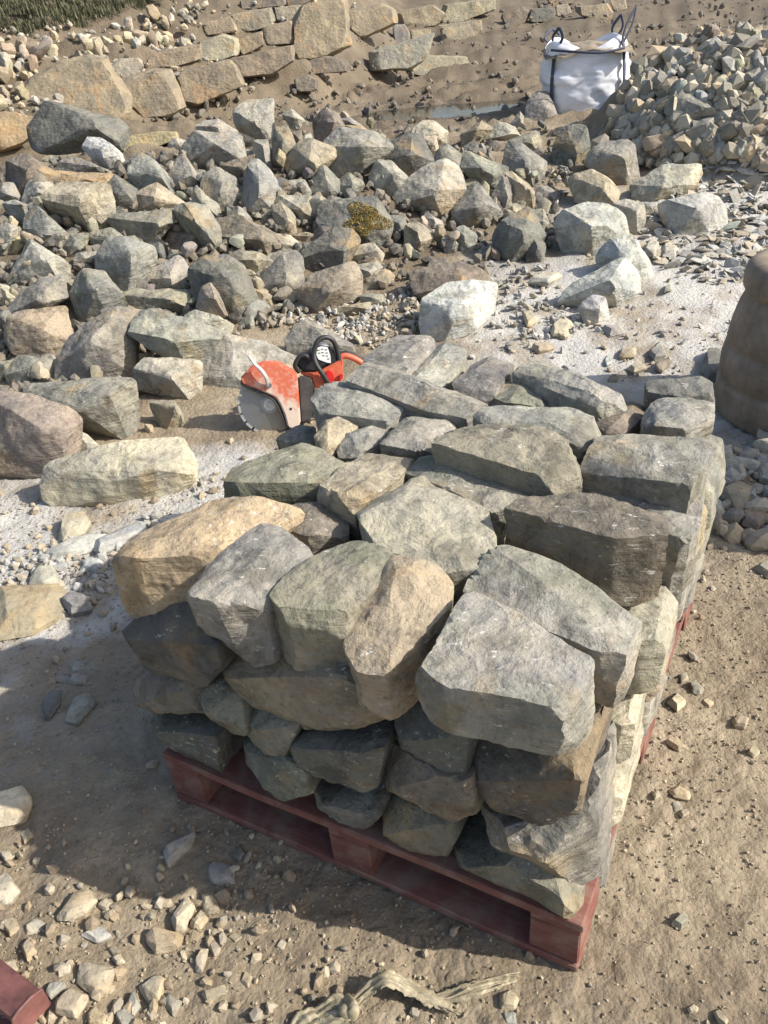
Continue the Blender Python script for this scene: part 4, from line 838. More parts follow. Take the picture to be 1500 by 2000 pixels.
def disc_mat():
    m, n, l, b = M_new('turned steel disc'); tc = n.new('ShaderNodeTexCoord'); ln = n.new('ShaderNodeVectorMath'); ln.operation = 'LENGTH'; l.new(tc.outputs['Object'], ln.inputs[0])
    cb = n.new('ShaderNodeCombineXYZ'); l.new(ln.outputs['Value'], cb.inputs[0]); a = tex(n, l, 'Noise', 220, cb.outputs[0], Detail=3).outputs[0]
    d = tex(n, l, 'Noise', 14, tc.outputs['Object'], Detail=5).outputs[0]
    c = mix(n, l, a, (.26, .26, .25), (.42, .42, .41)); c = mix(n, l, math_(n, l, 'MULTIPLY', ramp(n, l, d, .5, .7), .4), c, (.30, .26, .21))
    l.new(c, b.inputs['Base Color']); b.inputs['Metallic'].default_value = .85; b.inputs['Roughness'].default_value = .38; b.inputs['Anisotropic'].default_value = .8
    tg = n.new('ShaderNodeTangent'); tg.direction_type = 'RADIAL'; tg.axis = 'Y'; l.new(tg.outputs[0], b.inputs['Tangent']); return m
M_DISC = disc_mat()
M_STEEL = plain('worn steel', (.55, .55, .54), .32, metal=.9, var=.12, scale=60)
M_STEEL2 = plain('bright flange steel', (.62, .62, .60), .45, metal=.6, var=.1)
M_SEG = plain('grey rim segment', (.38, .38, .37), .55, metal=.3, var=.1)
M_WHITE = plain('white sticker', (.78, .78, .76), .5, var=.05)
M_REDP = plain('red plastic', (.55, .02, .02), .4, var=.2)
hubD = cast(520, 853)[1]-.02
HUB = at_depth(527, 789, hubD)
k_ = hubD/FPX/4.84                                                    # metres per pixel of the enlarged view of the saw
saw = empty('cut_off_saw', tuple(HUB)); tag(saw, 'orange and white cut off saw with steel disc lying among the rocks', 'saw')
yawS = math.atan2(HUB[0], HUB[1])
saw.rotation_euler = (R(-12), R(5.0), -yawS-R(6))
def sp(u, v_, z=0.0): return Vector(((u-450)*k_, -z, -(v_-815)*k_*1.05))   # the saw's own axes: X right, -Y towards the viewer, Z up
def slab(name, pts, z0, z1, mat, parent=saw, bev=.004, smooth=False):
    bm = bmesh.new(); fa = [bm.verts.new(sp(u, v_, z1)) for u, v_ in pts]; f = bm.faces.new(fa)
    r_ = bmesh.ops.extrude_face_region(bm, geom=[f]); vs = [e for e in r_['geom'] if isinstance(e, bmesh.types.BMVert)]
    for v in vs: v.co.y += (z1-z0)
    bmesh.ops.recalc_face_normals(bm, faces=bm.faces[:])
    if bev: bmesh.ops.bevel(bm, geom=bm.edges[:], offset=bev, segments=2, affect='EDGES', clamp_overlap=True)
    return bm_obj(name, bm, mat, parent, smooth=smooth)
def tube(name, path, r, mat, parent=None, seg=10, flat=1.0):
    P = [Vector(p) for p in path]; Q = []
    for i in range(len(P)-1):                                        # Catmull-Rom
        a, b_, c, d = P[max(i-1, 0)], P[i], P[i+1], P[min(i+2, len(P)-1)]
        for s in range(5):
            t = s/5; Q.append(.5*((2*b_)+(c-a)*t+(2*a-5*b_+4*c-d)*t*t+(3*b_-a-3*c+d)*t**3))
    Q.append(P[-1]); V, F = [], []; up_ = Vector((0, 0, 1))
    for i, q in enumerate(Q):
        tg = (Q[min(i+1, len(Q)-1)]-Q[max(i-1, 0)]).normalized()
        if i == 0:
            s1 = tg.orthogonal().normalized()
        else: s1 = (s1-tg*s1.dot(tg)).normalized()
        s2 = tg.cross(s1)
        rr_ = r(i/(len(Q)-1)) if callable(r) else r
        for j in range(seg):
            a = 2*math.pi*j/seg; V.append(q+s1*math.cos(a)*rr_+s2*math.sin(a)*rr_*flat)
    n_ = len(Q)
    for i in range(n_-1):
        for j in range(seg): F.append((i*seg+j, i*seg+(j+1) % seg, (i+1)*seg+(j+1) % seg, (i+1)*seg+j))
    F.append(tuple(range(seg))[::-1]); F.append(tuple((n_-1)*seg+j for j in range(seg)))
    return link_mesh(name, V, F, mat, parent)
# disc with gullets
def disc():
    bm = bmesh.new(); Rr = 300*k_; out = []
    nS = 20
    for s in range(nS):
        a0 = 2*math.pi*s/nS; g = .035
        for a, r_ in ((a0+g*.4, Rr*.90), (a0+g, Rr*.905), (a0+g, Rr), (a0+2*math.pi/nS*.35, Rr), (a0+2*math.pi/nS*.7, Rr), (a0+2*math.pi/nS-g, Rr), (a0+2*math.pi/nS-g, Rr*.905)): out.append((a, r_))
    vs = [bm.verts.new((math.cos(a)*r_, -.0016, math.sin(a)*r_)) for a, r_ in out]
    c = bm.verts.new((0, -.0016, 0)); fs = [bm.faces.new((c, vs[i], vs[(i+1) % len(vs)])) for i in range(len(vs))]
    r_ = bmesh.ops.extrude_face_region(bm, geom=fs)
    for v in [e for e in r_['geom'] if isinstance(e, bmesh.types.BMVert)]: v.co.y += .0032
    bmesh.ops.recalc_face_normals(bm, faces=bm.faces[:]); return bm_obj('blade', bm, M_DISC, saw)
bl = disc()
bm = bmesh.new()                                                     # pale diamond rim, proud of the disc
for s in range(20):
    a0 = 2*math.pi*s/20; Rr = 301*k_; n_ = 5
    ring = []
    for i in range(n_):
        a = a0+.037+(2*math.pi/20-.074)*i/(n_-1); ring.append((bm.verts.new((math.cos(a)*Rr*.925, -.0030, math.sin(a)*Rr*.925)), bm.verts.new((math.cos(a)*Rr, -.0030, math.sin(a)*Rr))))
    for i in range(n_-1): bm.faces.new((ring[i][0], ring[i][1], ring[i+1][1], ring[i+1][0]))
r_ = bmesh.ops.extrude_face_region(bm, geom=bm.faces[:])
for v in [e for e in r_['geom'] if isinstance(e, bmesh.types.BMVert)]: v.co.y += .006
bmesh.ops.recalc_face_normals(bm, faces=bm.faces[:]); rim_ = bm_obj('rim_segments', bm, M_SEG, bl); rim_['kind'] = 'stuff'
def cyl(name, u, v_, rad, z0, z1, mat, parent, seg=28, bev=.0015):
    bm = bmesh.new(); c = sp(u, v_, 0)
    bmesh.ops.create_cone(bm, cap_ends=True, segments=seg, radius1=rad*k_, radius2=rad*k_, depth=z1-z0, matrix=Matrix.Translation((c.x, -(z0+z1)/2, c.z))@Matrix.Rotation(R(90), 4, 'X'))
    if bev: bmesh.ops.bevel(bm, geom=[e for e in bm.edges if len(e.link_faces) == 2 and e.calc_face_angle(0) > 1], offset=bev, segments=2, affect='EDGES')
    return bm_obj(name, bm, mat, parent, smooth=False)
cyl('flange', 450, 815, 82, .0017, .007, M_SEG, saw); cyl('flange_washer', 450, 815, 58, .0071, .012, M_STEEL2, saw); cyl('arbor_nut', 450, 815, 22, .0121, .024, M_STEEL, saw, seg=6)
gpts = [(190,570),(215,545),(300,475),(420,440),(480,432),(560,445),(640,490),(700,540),(722,575),(728,700),(735,950),(735,985),(700,1030),(660,1040),(610,1015),(585,900),(545,800),(510,745),(430,705),(330,660),(215,620)]
gd = slab('guard', gpts, .004, .036, M_GUARD, bev=.007)
slab('guard_lip', [(190,590),(330,670),(430,715),(500,755),(540,820),(575,920),(604,1030),(590,1032),(555,925),(515,830),(480,775),(420,735),(320,690),(200,640)], .003, .030, M_DRK, bev=.003)
slab('guard_back', [(215,560),(300,470),(420,432),(560,440),(700,530),(735,600),(735,940),(700,990),(600,980),(560,860),(500,740),(330,660)], -.03, -.006, M_GUARD, bev=.005)
cyl('guard_hole', 648, 848, 12, .036, .0375, M_BLK, gd, bev=0)
gl = tube('guard_lever', [sp(452, 640, .045), sp(440, 560, .062), sp(400, 490, .066), sp(345, 440, .060), sp(300, 375, .060), sp(290, 360, .060)], lambda t: (24-8*t)*k_, M_SEG, saw, flat=.6)
cyl('lever_bolt', 460, 625, 24, .036, .056, M_STEEL, gl)
slab('belt_cover', [(726,575),(770,570),(840,590),(862,680),(860,860),(835,960),(760,985),(735,980)], -.03, .022, M_DRK, bev=.008)
slab('belt_arm', [(850,600),(880,700),(905,780),(900,900),(880,960),(840,950),(862,860),(862,680)], -.05, .0, M_DRK, bev=.006)
slab('body', [(740,550),(900,555),(1000,500),(1130,440),(1150,560),(1130,640),(1000,690),(880,700),(850,600),(770,575)], -.14, -.02, M_OR2, bev=.01)
slab('motor_housing', [(690,450),(800,380),(850,380),(880,330),(1060,330),(1110,480),(1080,520),(1000,500),(900,550),(760,550)], -.15, -.035, M_BLK, bev=.012)
st = slab('sticker', [(890,370),(900,335),(950,318),(1010,325),(1035,400),(1038,470),(1000,465),(920,435)], -.0338, -.032, M_WHITE, bev=.001)
for (a_, b_) in ((925,352),(960,345),(995,350),(930,378),(962,374),(1000,378),(968,402),(1003,405),(1015,432)):
    slab('print_mark', [(a_-12, b_-4), (a_+11, b_-5), (a_+11, b_+3), (a_-12, b_+4)], -.0319, -.0312, M_DRK, parent=st, bev=0)
slab('cleaner_cover', [(930,310),(975,265),(1030,325)], -.06, -.04, M_WHITE, bev=.002)
tube('front_handle', [sp(1020, 660, -.01), sp(960, 560, .0), sp(900, 470, .0), sp(880, 380, -.01), sp(920, 270, -.02), sp(990, 240, -.03), sp(1060, 270, -.04), sp(1100, 360, -.05), sp(1120, 480, -.05), sp(1100, 590, -.04)], 24*k_, M_BLK, saw)
tube('side_handle', [sp(735, 545, -.03), sp(700, 480, -.02), sp(740, 410, -.02), sp(800, 395, -.02), sp(870, 440, -.02)], 22*k_, M_BLK, saw)
rh = tube('rear_handle', [sp(1120, 540, -.06), sp(1130, 440, -.06), sp(1180, 415, -.06), sp(1260, 440, -.06), sp(1330, 480, -.06), sp(1400, 520, -.06)], 30*k_, M_OR2, saw)
tube('handle_grip', [sp(1110, 400, -.07), sp(1190, 392, -.07), sp(1270, 415, -.07), sp(1345, 455, -.07)], 20*k_, M_BLK, rh)
slab('starter_cover', [(980,540),(1020,520),(1060,560),(1065,640),(1020,650),(990,600)], -.019, .0, M_REDP, bev=.004)
slab('fuel_cap', [(1110,560),(1150,560),(1140,610),(1100,630)], -.018, .0, M_REDP, bev=.004)
tube('stand', [sp(700, 985, -.06), sp(860, 1010, -.06), sp(1000, 900, -.07), sp(1080, 800, -.07)], 16*k_, M_BLK, saw)
tube('ground_prop', [Vector((-.36, .03, -.16)), Vector((-.28, .02, -.10)), Vector((-.22, .02, -.12))], .008, M_STEEL2, None).name = 'x'
bpy.data.objects.remove(bpy.data.objects['x'])

# ------------------------------------------------------------------ bulk bag
BG, bD = cast(1150, 232)
BGx, BGy = BG[0]+.05, BG[1]+.42
bz = float(land(BGx, BGy-.3))-.02
HB = .60
def bag_mat():
    m, n, l, b = M_new('white woven bag'); tc = n.new('ShaderNodeTexCoord')
    a = tex(n, l, 'Noise', 9, tc.outputs['Object'], Detail=6).outputs[0]
    wv = tex(n, l, 'Wave', 90, tc.outputs['Object']); 
    l.new(ramp(n, l, a, .3, .75, (.74, .75, .78, 1), (.88, .89, .92, 1)), b.inputs['Base Color']); b.inputs['Roughness'].default_value = .45
    bu = n.new('ShaderNodeBump'); bu.inputs['Strength'].default_value = .12; bu.inputs['Distance'].default_value = .003; l.new(wv.outputs[0], bu.inputs['Height']); l.new(bu.outputs[0], b.inputs['Normal']); return m
M_BAG = bag_mat(); M_STRAP = plain('dark blue webbing', (.06, .07, .10), .8, var=.3, scale=80); M_DIRTIN = plain('soil in bag', (.22, .18, .13), .95, var=.35, scale=12, bump_=.8)
bag = empty('bulk_bag', (BGx, BGy, bz), R(-9)); tag(bag, 'white woven bulk bag with dark lifting straps filled with rubble', 'bulk bag')
def bag_r(th, h):
    e = 2.7; base = .90/(abs(math.cos(th))**e+abs(math.sin(th))**e)**(1/e)
    return .415*base*(.90+.14*math.sin(math.pi*min(1, h*1.02))**.7+(.03 if h > .9 else 0))
nt_, nh = 128, 60; V = []; 
for j in range(nh+1):
    h = j/nh
    for i in range(nt_):
        th = 2*math.pi*i/nt_; r_ = bag_r(th, h)
        top = .045*math.cos(4*th+math.pi)*sstep(.7, 1, h)
        V.append((r_*math.cos(th), r_*math.sin(th), HB*h+top))
V = np.array(V); dirn = V.copy(); dirn[:, 2] = 0; dirn /= np.linalg.norm(dirn, axis=1)[:, None]
wr = fbm(V*np.array([2.5, 2.5, 5])+3, 4, .5); wr2 = 1-np.abs(fbm(V*np.array([1.6, 1.6, 5.5])+33, 2))*3
V = V+dirn*(.045*wr+.04*np.maximum(wr2-.45, 0))[:, None]; 
F = [(j*nt_+i, j*nt_+(i+1) % nt_, (j+1)*nt_+(i+1) % nt_, (j+1)*nt_+i) for j in range(nh) for i in range(nt_)]
V = list(map(tuple, V)); nb = len(V)
for j, (s_, dz) in enumerate(((.97, .004), (.95, -.02), (.93, -.07))):   # rolled rim going down inside
    for i in range(nt_):
        x, y, z = V[nh*nt_+i]; V.append((x*s_, y*s_, z+dz))
rings = [nh]+[nh+1+j for j in range(3)]
for a_, b_ in zip(rings[:-1], rings[1:]): F += [(a_*nt_+i, a_*nt_+(i+1) % nt_, b_*nt_+(i+1) % nt_, b_*nt_+i) for i in range(nt_)]
F.append(tuple(range(nt_))[::-1])
bg_body = link_mesh('bag_body', V, F, M_BAG, bag)
bm = bmesh.new(); bmesh.ops.create_grid(bm, x_segments=30, y_segments=30, size=.39)
co = np.array([v.co for v in bm.verts]); hh_ = .05*fbm(co*6, 4)+.05-.2*(co[:, 0]**2+co[:, 1]**2)
for v, z in zip(bm.verts, hh_):
    v.co.z = z; 
    e = (abs(v.co.x)**4+abs(v.co.y)**4)**.25
    if e > .37: v.co.z -= .02
bm_obj('fill', bm, M_DIRTIN, bag, (0, 0, HB-.05), smooth=True)
def strap(pts, wdt=.045, name='strap'):
    P = [Vector(p) for p in pts]; Q = []
    for i in range(len(P)-1):
        a, b_, c, d = P[max(i-1, 0)], P[i], P[i+1], P[min(i+2, len(P)-1)]
        for s in range(6):
            t = s/6; Q.append(.5*((2*b_)+(c-a)*t+(2*a-5*b_+4*c-d)*t*t+(3*b_-a-3*c+d)*t**3))
    Q.append(P[-1]); bm = bmesh.new(); R_ = []
    for i, q in enumerate(Q):
        tg = (Q[min(i+1, len(Q)-1)]-Q[max(i-1, 0)]).normalized(); o_ = Vector((q.x, q.y, 0)).normalized()
        s1 = tg.cross(o_).normalized()*wdt/2; n_ = s1.cross(tg).normalized()*.003
        R_.append([bm.verts.new(q+s1+n_), bm.verts.new(q-s1+n_), bm.verts.new(q-s1-n_), bm.verts.new(q+s1-n_)])
    for a, b_ in zip(R_[:-1], R_[1:]):
        for j in range(4): bm.faces.new((a[j], a[(j+1) % 4], b_[(j+1) % 4], b_[j]))
    bm.faces.new(R_[0][::-1]); bm.faces.new(R_[-1]); bmesh.ops.recalc_face_normals(bm, faces=bm.faces[:])
    return bm_obj(name, bm, M_STRAP, bag, smooth=True)
for q, (lean, hi, spread) in enumerate(((( .05, .02), .20, .05), ((.0, .05), .13, .09), ((.02, -.02), .16, .05), ((.10, .02), .27, .035))):
    th = math.pi/4+q*math.pi/2; c_, s_ = math.cos(th), math.sin(th); tx, ty = -s_, c_
    def sk(off, h): 
        t2 = th+off; r_ = bag_r(t2, h)+.030; return (r_*math.cos(t2), r_*math.sin(t2), HB*h)
    strap([sk(0, .02), sk(0, .25), sk(0, .5), sk(0, .75), sk(0, .93), sk(0, 1.0)], .036)
    b0 = Vector(sk(0, .99)); tp = b0+Vector((lean[0], lean[1], hi))
    for sg in (-1, 1):
        e0 = b0+Vector((tx, ty, 0))*spread*sg*.3
        strap([tuple(e0), tuple(e0.lerp(tp, .5)+Vector((tx, ty, 0))*spread*sg), tuple(tp+Vector((0, 0, -.005)))], .026, 'lifting_loop')
strap([(.30, -.38, HB*.93), (.1, -.47, HB*.90), (-.12, -.46, HB*.93), (-.34, -.36, HB*.97)], .02, 'rim_tie')

# ------------------------------------------------------------------ ribbed barrel at the right edge
BR_, _ = cast(1455, 858)
def barrel(x, y, z, label, r0=.33, H=.95):
    prof = [(0, 0), (.95, 0), (.985, .02), (1.0, .06), (1.0, .20), (.99, .232), (.955, .243), (.95, .25), (.955, .257), (.99, .268), (.99, .38), (.965, .45), (.93, .472), (.922, .48), (.93, .488), (.955, .50), (.93, .60), (.88, .72), (.83, .785), (.805, .80), (.845, .812), (.87, .84), (.872, .91), (.855, .955), (.80, .985), (.70, 1.0), (.62, .99), (0, .985)]
    bm = bmesh.new(); sg = 72; rings = []
    for r_, h in prof:
        rings.append([bm.verts.new((r_*r0*math.cos(2*math.pi*i/sg), r_*r0*math.sin(2*math.pi*i/sg), h*H)) for i in range(sg)] if r_ > 0 else [bm.verts.new((0, 0, h*H))])
    for a, b_ in zip(rings[:-1], rings[1:]):
        for i in range(sg):
            if len(a) == 1: bm.faces.new((a[0], b_[(i+1) % sg], b_[i]))
            elif len(b_) == 1: bm.faces.new((a[i], a[(i+1) % sg], b_[0]))
            else: bm.faces.new((a[i], a[(i+1) % sg], b_[(i+1) % sg], b_[i]))
    bmesh.ops.recalc_face_normals(bm, faces=bm.faces[:])
    o = bm_obj('barrel', bm, M_BARREL, None, (x, y, z), smooth=True); tag(o, label, 'barrel'); return o
M_BARREL = plain('dusty clay brown barrel', (.25, .205, .155), .85, var=.35, scale=9, bump_=.2, spec=.2)
barrel(BR_[0]+.33, BR_[1]+.20, 0.0, 'tall brown ribbed barrel with a rounded rim at the right edge', .36, .64)
b2 = barrel(2.55, 2.12, 0.0, 'added unseen brown ribbed barrel beyond the right edge, placed to cast shade beside the stack', .42, 1.05)  # out of view, added to throw shade on the ground right of the stack

# ------------------------------------------------------------------ red metal beam, lower left corner
M_BEAM = plain('worn red steel', (.135, .055, .048), .65, metal=.0, var=.55, scale=16, bump_=.5)
def gp(px, py, z): return at_z(px, py, z)
bm_ = empty('metal_beam', tuple(gp(0, 1960, 0))); tag(bm_, 'dull red metal beam end poking in at the bottom left corner', 'beam')
E0 = Vector(gp(56, 1972, .05)); E1 = Vector(gp(-270, 1712, .05)); org = Vector(bm_.location)
dr = (E1-E0).normalized(); sd = Vector((0, 0, 1)).cross(dr).normalized()
def prism(name, sec, mat):
    bm = bmesh.new(); a = [bm.verts.new(E0-org+sd*x+Vector((0, 0, z))) for x, z in [(x_*.82, z_*.82) for x_, z_ in sec]]; b_ = [bm.verts.new(E1-org+sd*x+Vector((0, 0, z))) for x, z in [(x_*.82, z_*.82) for x_, z_ in sec]]
    k = len(sec)
    for i in range(k): bm.faces.new((a[i], a[(i+1) % k], b_[(i+1) % k], b_[i]))
    bm.faces.new(a[::-1]); bm.faces.new(b_); bmesh.ops.recalc_face_normals(bm, faces=bm.faces[:])
    bmesh.ops.bevel(bm, geom=[e for e in bm.edges if e.calc_length() < .2], offset=.002, segments=1, affect='EDGES')
    return bm_obj(name, bm, mat, bm_)
import itertools
prism('top_plate', [(-.040, .018), (-.036, .026), (-.015, .031), (.018, .031), (.036, .024), (.040, .014), (.034, .013), (.016, .024), (-.015, .024), (-.034, .014)], M_BEAM)
prism('web', [(-.0405, .0135), (-.0335, .0135), (-.0335, -.042), (-.0405, -.042)], M_BEAM)
prism('lower_flange', [(-.0405, -.0425), (.050, -.0425), (.056, -.036), (.054, -.030), (.048, -.035), (-.0405, -.035)], M_BEAM)
_E1 = E1; E1 = E0-dr*.006; E0, E1 = E1, E0+dr*.001
prism('end_plate', [(-.044, -.046), (.030, -.046), (.044, .012), (.040, .028), (.018, .035), (-.016, .035), (-.044, .024)], M_BEAM)
E1 = _E1

# ------------------------------------------------------------------ torn strip of wrapping on the dirt
def strip_mat():
    m, n, l, b = M_new('weathered plastic strip'); tc = n.new('ShaderNodeTexCoord')
    a = tex(n, l, 'Noise', 45, tc.outputs['Object'], Detail=6, Distortion=1.5).outputs[0]
    l.new(ramp(n, l, a, .3, .7, (.16, .135, .085, 1), (.38, .33, .22, 1)), b.inputs['Base Color']); b.inputs['Roughness'].default_value = .6
    bu = n.new('ShaderNodeBump'); bu.inputs['Strength'].default_value = .6; bu.inputs['Distance'].default_value = .004; l.new(a, bu.inputs['Height']); l.new(bu.outputs[0], b.inputs['Normal']); return m
M_STRIP = strip_mat()
def ribbon(path, wds, seed, parent):
    rgn = np.random.RandomState(seed); P = [Vector(p) for p in path]; Q, Wd = [], []
    for i in range(len(P)-1):
        a, b_, c, d = P[max(i-1, 0)], P[i], P[i+1], P[min(i+2, len(P)-1)]
        for s in range(10):
            t = s/10; Q.append(.5*((2*b_)+(c-a)*t+(2*a-5*b_+4*c-d)*t*t+(3*b_-a-3*c+d)*t**3)); Wd.append(wds[i]*(1-t)+wds[i+1]*t)
    V = []; nn = 15; ph = rgn.rand(6)*6
    for i, (q, wd) in enumerate(zip(Q, Wd)):
        tg = (Q[min(i+1, len(Q)-1)]-Q[max(i-1, 0)]).normalized(); s1 = Vector((0, 0, 1)).cross(tg).normalized()
        for j in range(nn):
            x = (j/(nn-1)-.5)*2; fold = math.sin(x*9+ph[0]+i*.05)*.5+math.sin(x*17+ph[1]+i*.12)*.3+math.sin(x*5+i*.31+ph[2])*.3
            edge = 1+.10*math.sin(i*.9+ph[3]+x*3)+.12*rgn.randn()*abs(x)**3
            V.append(q+s1*x*wd*.5*edge+Vector((0, 0, wd*.13*fold+wd*.10*(1-x*x))))
    F = [(i*nn+j, i*nn+j+1, (i+1)*nn+j+1, (i+1)*nn+j) for i in range(len(Q)-1) for j in range(nn-1)]
    o = link_mesh('strip', V, F, M_STRIP, parent)
    md = o.modifiers.new('thick', 'SOLIDIFY'); md.thickness = .0015; return o
wp = empty('wrapping_strip', tuple(at_z(800, 1930, 0))); tag(wp, 'dirty torn olive wrapping strip twisted and knotted on the dirt at the bottom', 'plastic strip')
wo = np.array(wp.location)
def wpt(px, py, z=.012): p = at_z(px, py, z); p[2] = ground(p[0], p[1])+z; return tuple(p-wo)
ribbon([wpt(690, 1962, .02), wpt(725, 1925, .035), wpt(755, 1912, .045), wpt(800, 1925, .035), wpt(850, 1955, .02), wpt(885, 1972, .006)], [.022, .032, .034, .03, .024, .008], 3, wp)
ribbon([wpt(845, 1945, .012), wpt(880, 1945, .012), wpt(930, 1935, .012), wpt(975, 1918, .01), wpt(1010, 1910, .004)], [.012, .026, .03, .022, .005], 4, wp)
ribbon([wpt(700, 1975, .02), wpt(660, 1960, .03), wpt(625, 1975, .025), wpt(600, 1990, .02), wpt(570, 2015, .01)], [.02, .045, .03, .05, .03], 5, wp)
ribbon([wpt(690, 1978, .025), wpt(650, 1990, .03), wpt(620, 2005, .02), wpt(580, 2030, .01)], [.02, .035, .045, .035], 6, wp)
tube('knot', [wpt(676, 1952, .02), wpt(690, 1970, .045), wpt(684, 1988, .02), wpt(672, 1972, .04), wpt(690, 1962, .02)], .012, M_STRIP, wp, flat=.6)
rgf = random.Random(9)
for q in range(26):
    base = rgf.choice([[(690, 1962), (725, 1925), (755, 1912), (800, 1925), (850, 1955), (890, 1974)], [(845, 1945), (880, 1945), (930, 1935), (975, 1918), (1015, 1908)], [(700, 1975), (660, 1962), (625, 1975), (590, 1995)]])
    i0 = rgf.randint(0, len(base)-3); seg_ = base[i0:i0+3]; dx, dy = rgf.uniform(-9, 9), rgf.uniform(-10, 9)
    tube('fibre', [wpt(x+dx+rgf.uniform(-5, 5), y+dy+rgf.uniform(-4, 4), rgf.uniform(.008, .04 if i0 == 0 else .018)) for x, y in seg_], rgf.uniform(.0010, .0022), M_STRIP, wp, seg=5)

# ------------------------------------------------------------------ moss cushion, chalk strokes
mo, mc, ms = MOSSY
def surf(o, px, py):
    d = Vector(ray(px, py)); org_ = Vector(CAM)-Vector(o.location); me = o.data
    from mathutils.bvhtree import BVHTree
    bv = surf.c.get(o.name)
    if not bv:
        bv = BVHTree.FromPolygons([v.co[:] for v in me.vertices], [p.vertices[:] for p in me.polygons]); surf.c[o.name] = bv
    return bv.ray_cast(org_, d.normalized())[:2]
surf.c = {}
rgm = random.Random(3); V, F = [], []
poly = [(672, 425), (700, 398), (735, 405), (752, 430), (750, 452), (715, 462), (678, 455)]
cxm, cym = 713, 430
for q in range(2600):
    a, r_ = rgm.uniform(0, 2*math.pi), math.sqrt(rgm.random()); e = 1+.25*math.sin(3*a+1)+.15*math.sin(5*a)
    hit, nrm = surf(mo, cxm+40*r_*math.cos(a)*e, cym+30*r_*math.sin(a)*e)
    if hit is None: continue
    up_ = (nrm+Vector((rgm.uniform(-.6, .6), rgm.uniform(-.6, .6), rgm.uniform(0, .9)))).normalized(); L = rgm.uniform(.018, .045)*(1.15-r_*.7); s1 = up_.orthogonal().normalized()*.0035
    s1.rotate(Matrix.Rotation(rgm.uniform(0, 6.28), 3, up_)); b0 = hit-nrm*.004; i0 = len(V); V += [b0-s1, b0+s1, b0+up_*L]; F.append((i0, i0+1, i0+2))
m, n, l, b = M_new('moss'); gi = n.new('ShaderNodeNewGeometry')
l.new(ramp(n, l, gi.outputs['Random Per Island'], .0, 1.0, (.15, .12, .03, 1), (.42, .30, .09, 1)), b.inputs['Base Color']); b.inputs['Roughness'].default_value = .9; M_MOSS = m
o = link_mesh('moss', V, F, M_MOSS, mo, smooth=False); o['kind'] = 'stuff'
co_, cc, cs = CHALK
M_CHALK = plain('white chalk', (.8, .8, .78), .9, var=.05)
for st_ in ([(1031, 341), (1033, 338), (1036, 335)], [(1039, 336), (1043, 335), (1042, 339), (1040, 342), (1045, 341)]):
    path = []
    for x, y in st_:
        h_, n_ = surf(co_, x, y)
        if h_ is not None: path.append(h_+n_*.002)
    if len(path) > 1: tube('chalk_mark', path, .004, M_CHALK, co_, seg=5)
# ------------------------------------------------------------------ small broken stone
rg = np.random.RandomState(11)
def small_shape(sub, flat, seed):
    r_ = np.random.RandomState(seed); k = r_.randint(13, 20); N = r_.randn(k, 3); N /= np.linalg.norm(N, axis=1)[:, None]
    D = r_.uniform(.66, 1.0, k); Vd, F = ico(sub); t = np.maximum(Vd@(N/D[:, None]).T, 0); rr_ = 1/(np.sum(t**80, 1)**(1/80)); rr_ = np.minimum(rr_, 1.28)
    P = Vd*rr_[:, None]; sc_ = np.array([r_.uniform(.8, 1.25), r_.uniform(.6, .95), r_.uniform(.55, .8)*flat]); P = P*sc_
    if sub >= 3: P = P*(1+.10*fbm(P*2.2+seed, 3)+.03*fbm(P*7+seed, 3))[:, None]
    return P, F
def rotm(r_, up_bias=.0):
    a = r_.randn(4); a /= np.linalg.norm(a)
    if up_bias: a = a*np.array([1, 1-up_bias, 1-up_bias, 1]); a /= np.linalg.norm(a)
    w_, x, y, z = a
    return np.array([[1-2*(y*y+z*z), 2*(x*y-z*w_), 2*(x*z+y*w_)], [2*(x*y+z*w_), 1-2*(x*x+z*z), 2*(y*z-x*w_)], [2*(x*z-y*w_), 2*(y*z+x*w_), 1-2*(x*x+y*y)]])
def in_poly(x, y, poly):
    c = False; j = len(poly)-1
    for i in range(len(poly)):
        (xi, yi), (xj, yj) = poly[i], poly[j]
        if (yi > y) != (yj > y) and x < (xj-xi)*(y-yi)/(yj-yi)+xi: c = not c
        j = i
    return c
def sample(poly, n_, r_):
    xs = [p[0] for p in poly]; ys = [p[1] for p in poly]; out = []
    while len(out) < n_:
        x, y = r_.uniform(min(xs), max(xs)), r_.uniform(min(ys), max(ys))
        if in_poly(x, y, poly): out.append((x, y))
    return out
# a table of ground hits for speed
_gx = np.arange(-500, 2001, 20); _gyy = np.arange(-40, 2301, 12); _tab = {}
def hitp(px, py):
    d = ray(px, py); lo, hi = .5, .5; t = .5
    while t < 40:
        P = CAM+d*t
        if P[2] < float(land(P[0], P[1])): break
        t += .12 if t < 6 else .3
    a, b_ = t-(.12 if t < 6.13 else .3), t
    for _ in range(5):
        m_ = (a+b_)/2; P = CAM+d*m_
        if P[2] < float(land(P[0], P[1])): b_ = m_
        else: a = m_
    return CAM+d*b_, b_
_used = set(); _anch = []
def anchors():
    if not _anch:
        for o_ in COL.objects:
            lb = o_.get('label')
            if lb and o_.parent is None and o_.type == 'MESH' and o_.name.split('.')[0] in ('rock', 'stone_block', 'loose_stone') and len(lb.split()) <= 11 and 'medium boulder' not in lb:
                v_ = np.array(o_.location)-CAM; dd_ = v_@fw; _anch.append((lb, CX+FPX*(v_@rt)/dd_, CY-FPX*(v_@up)/dd_))
    return _anch
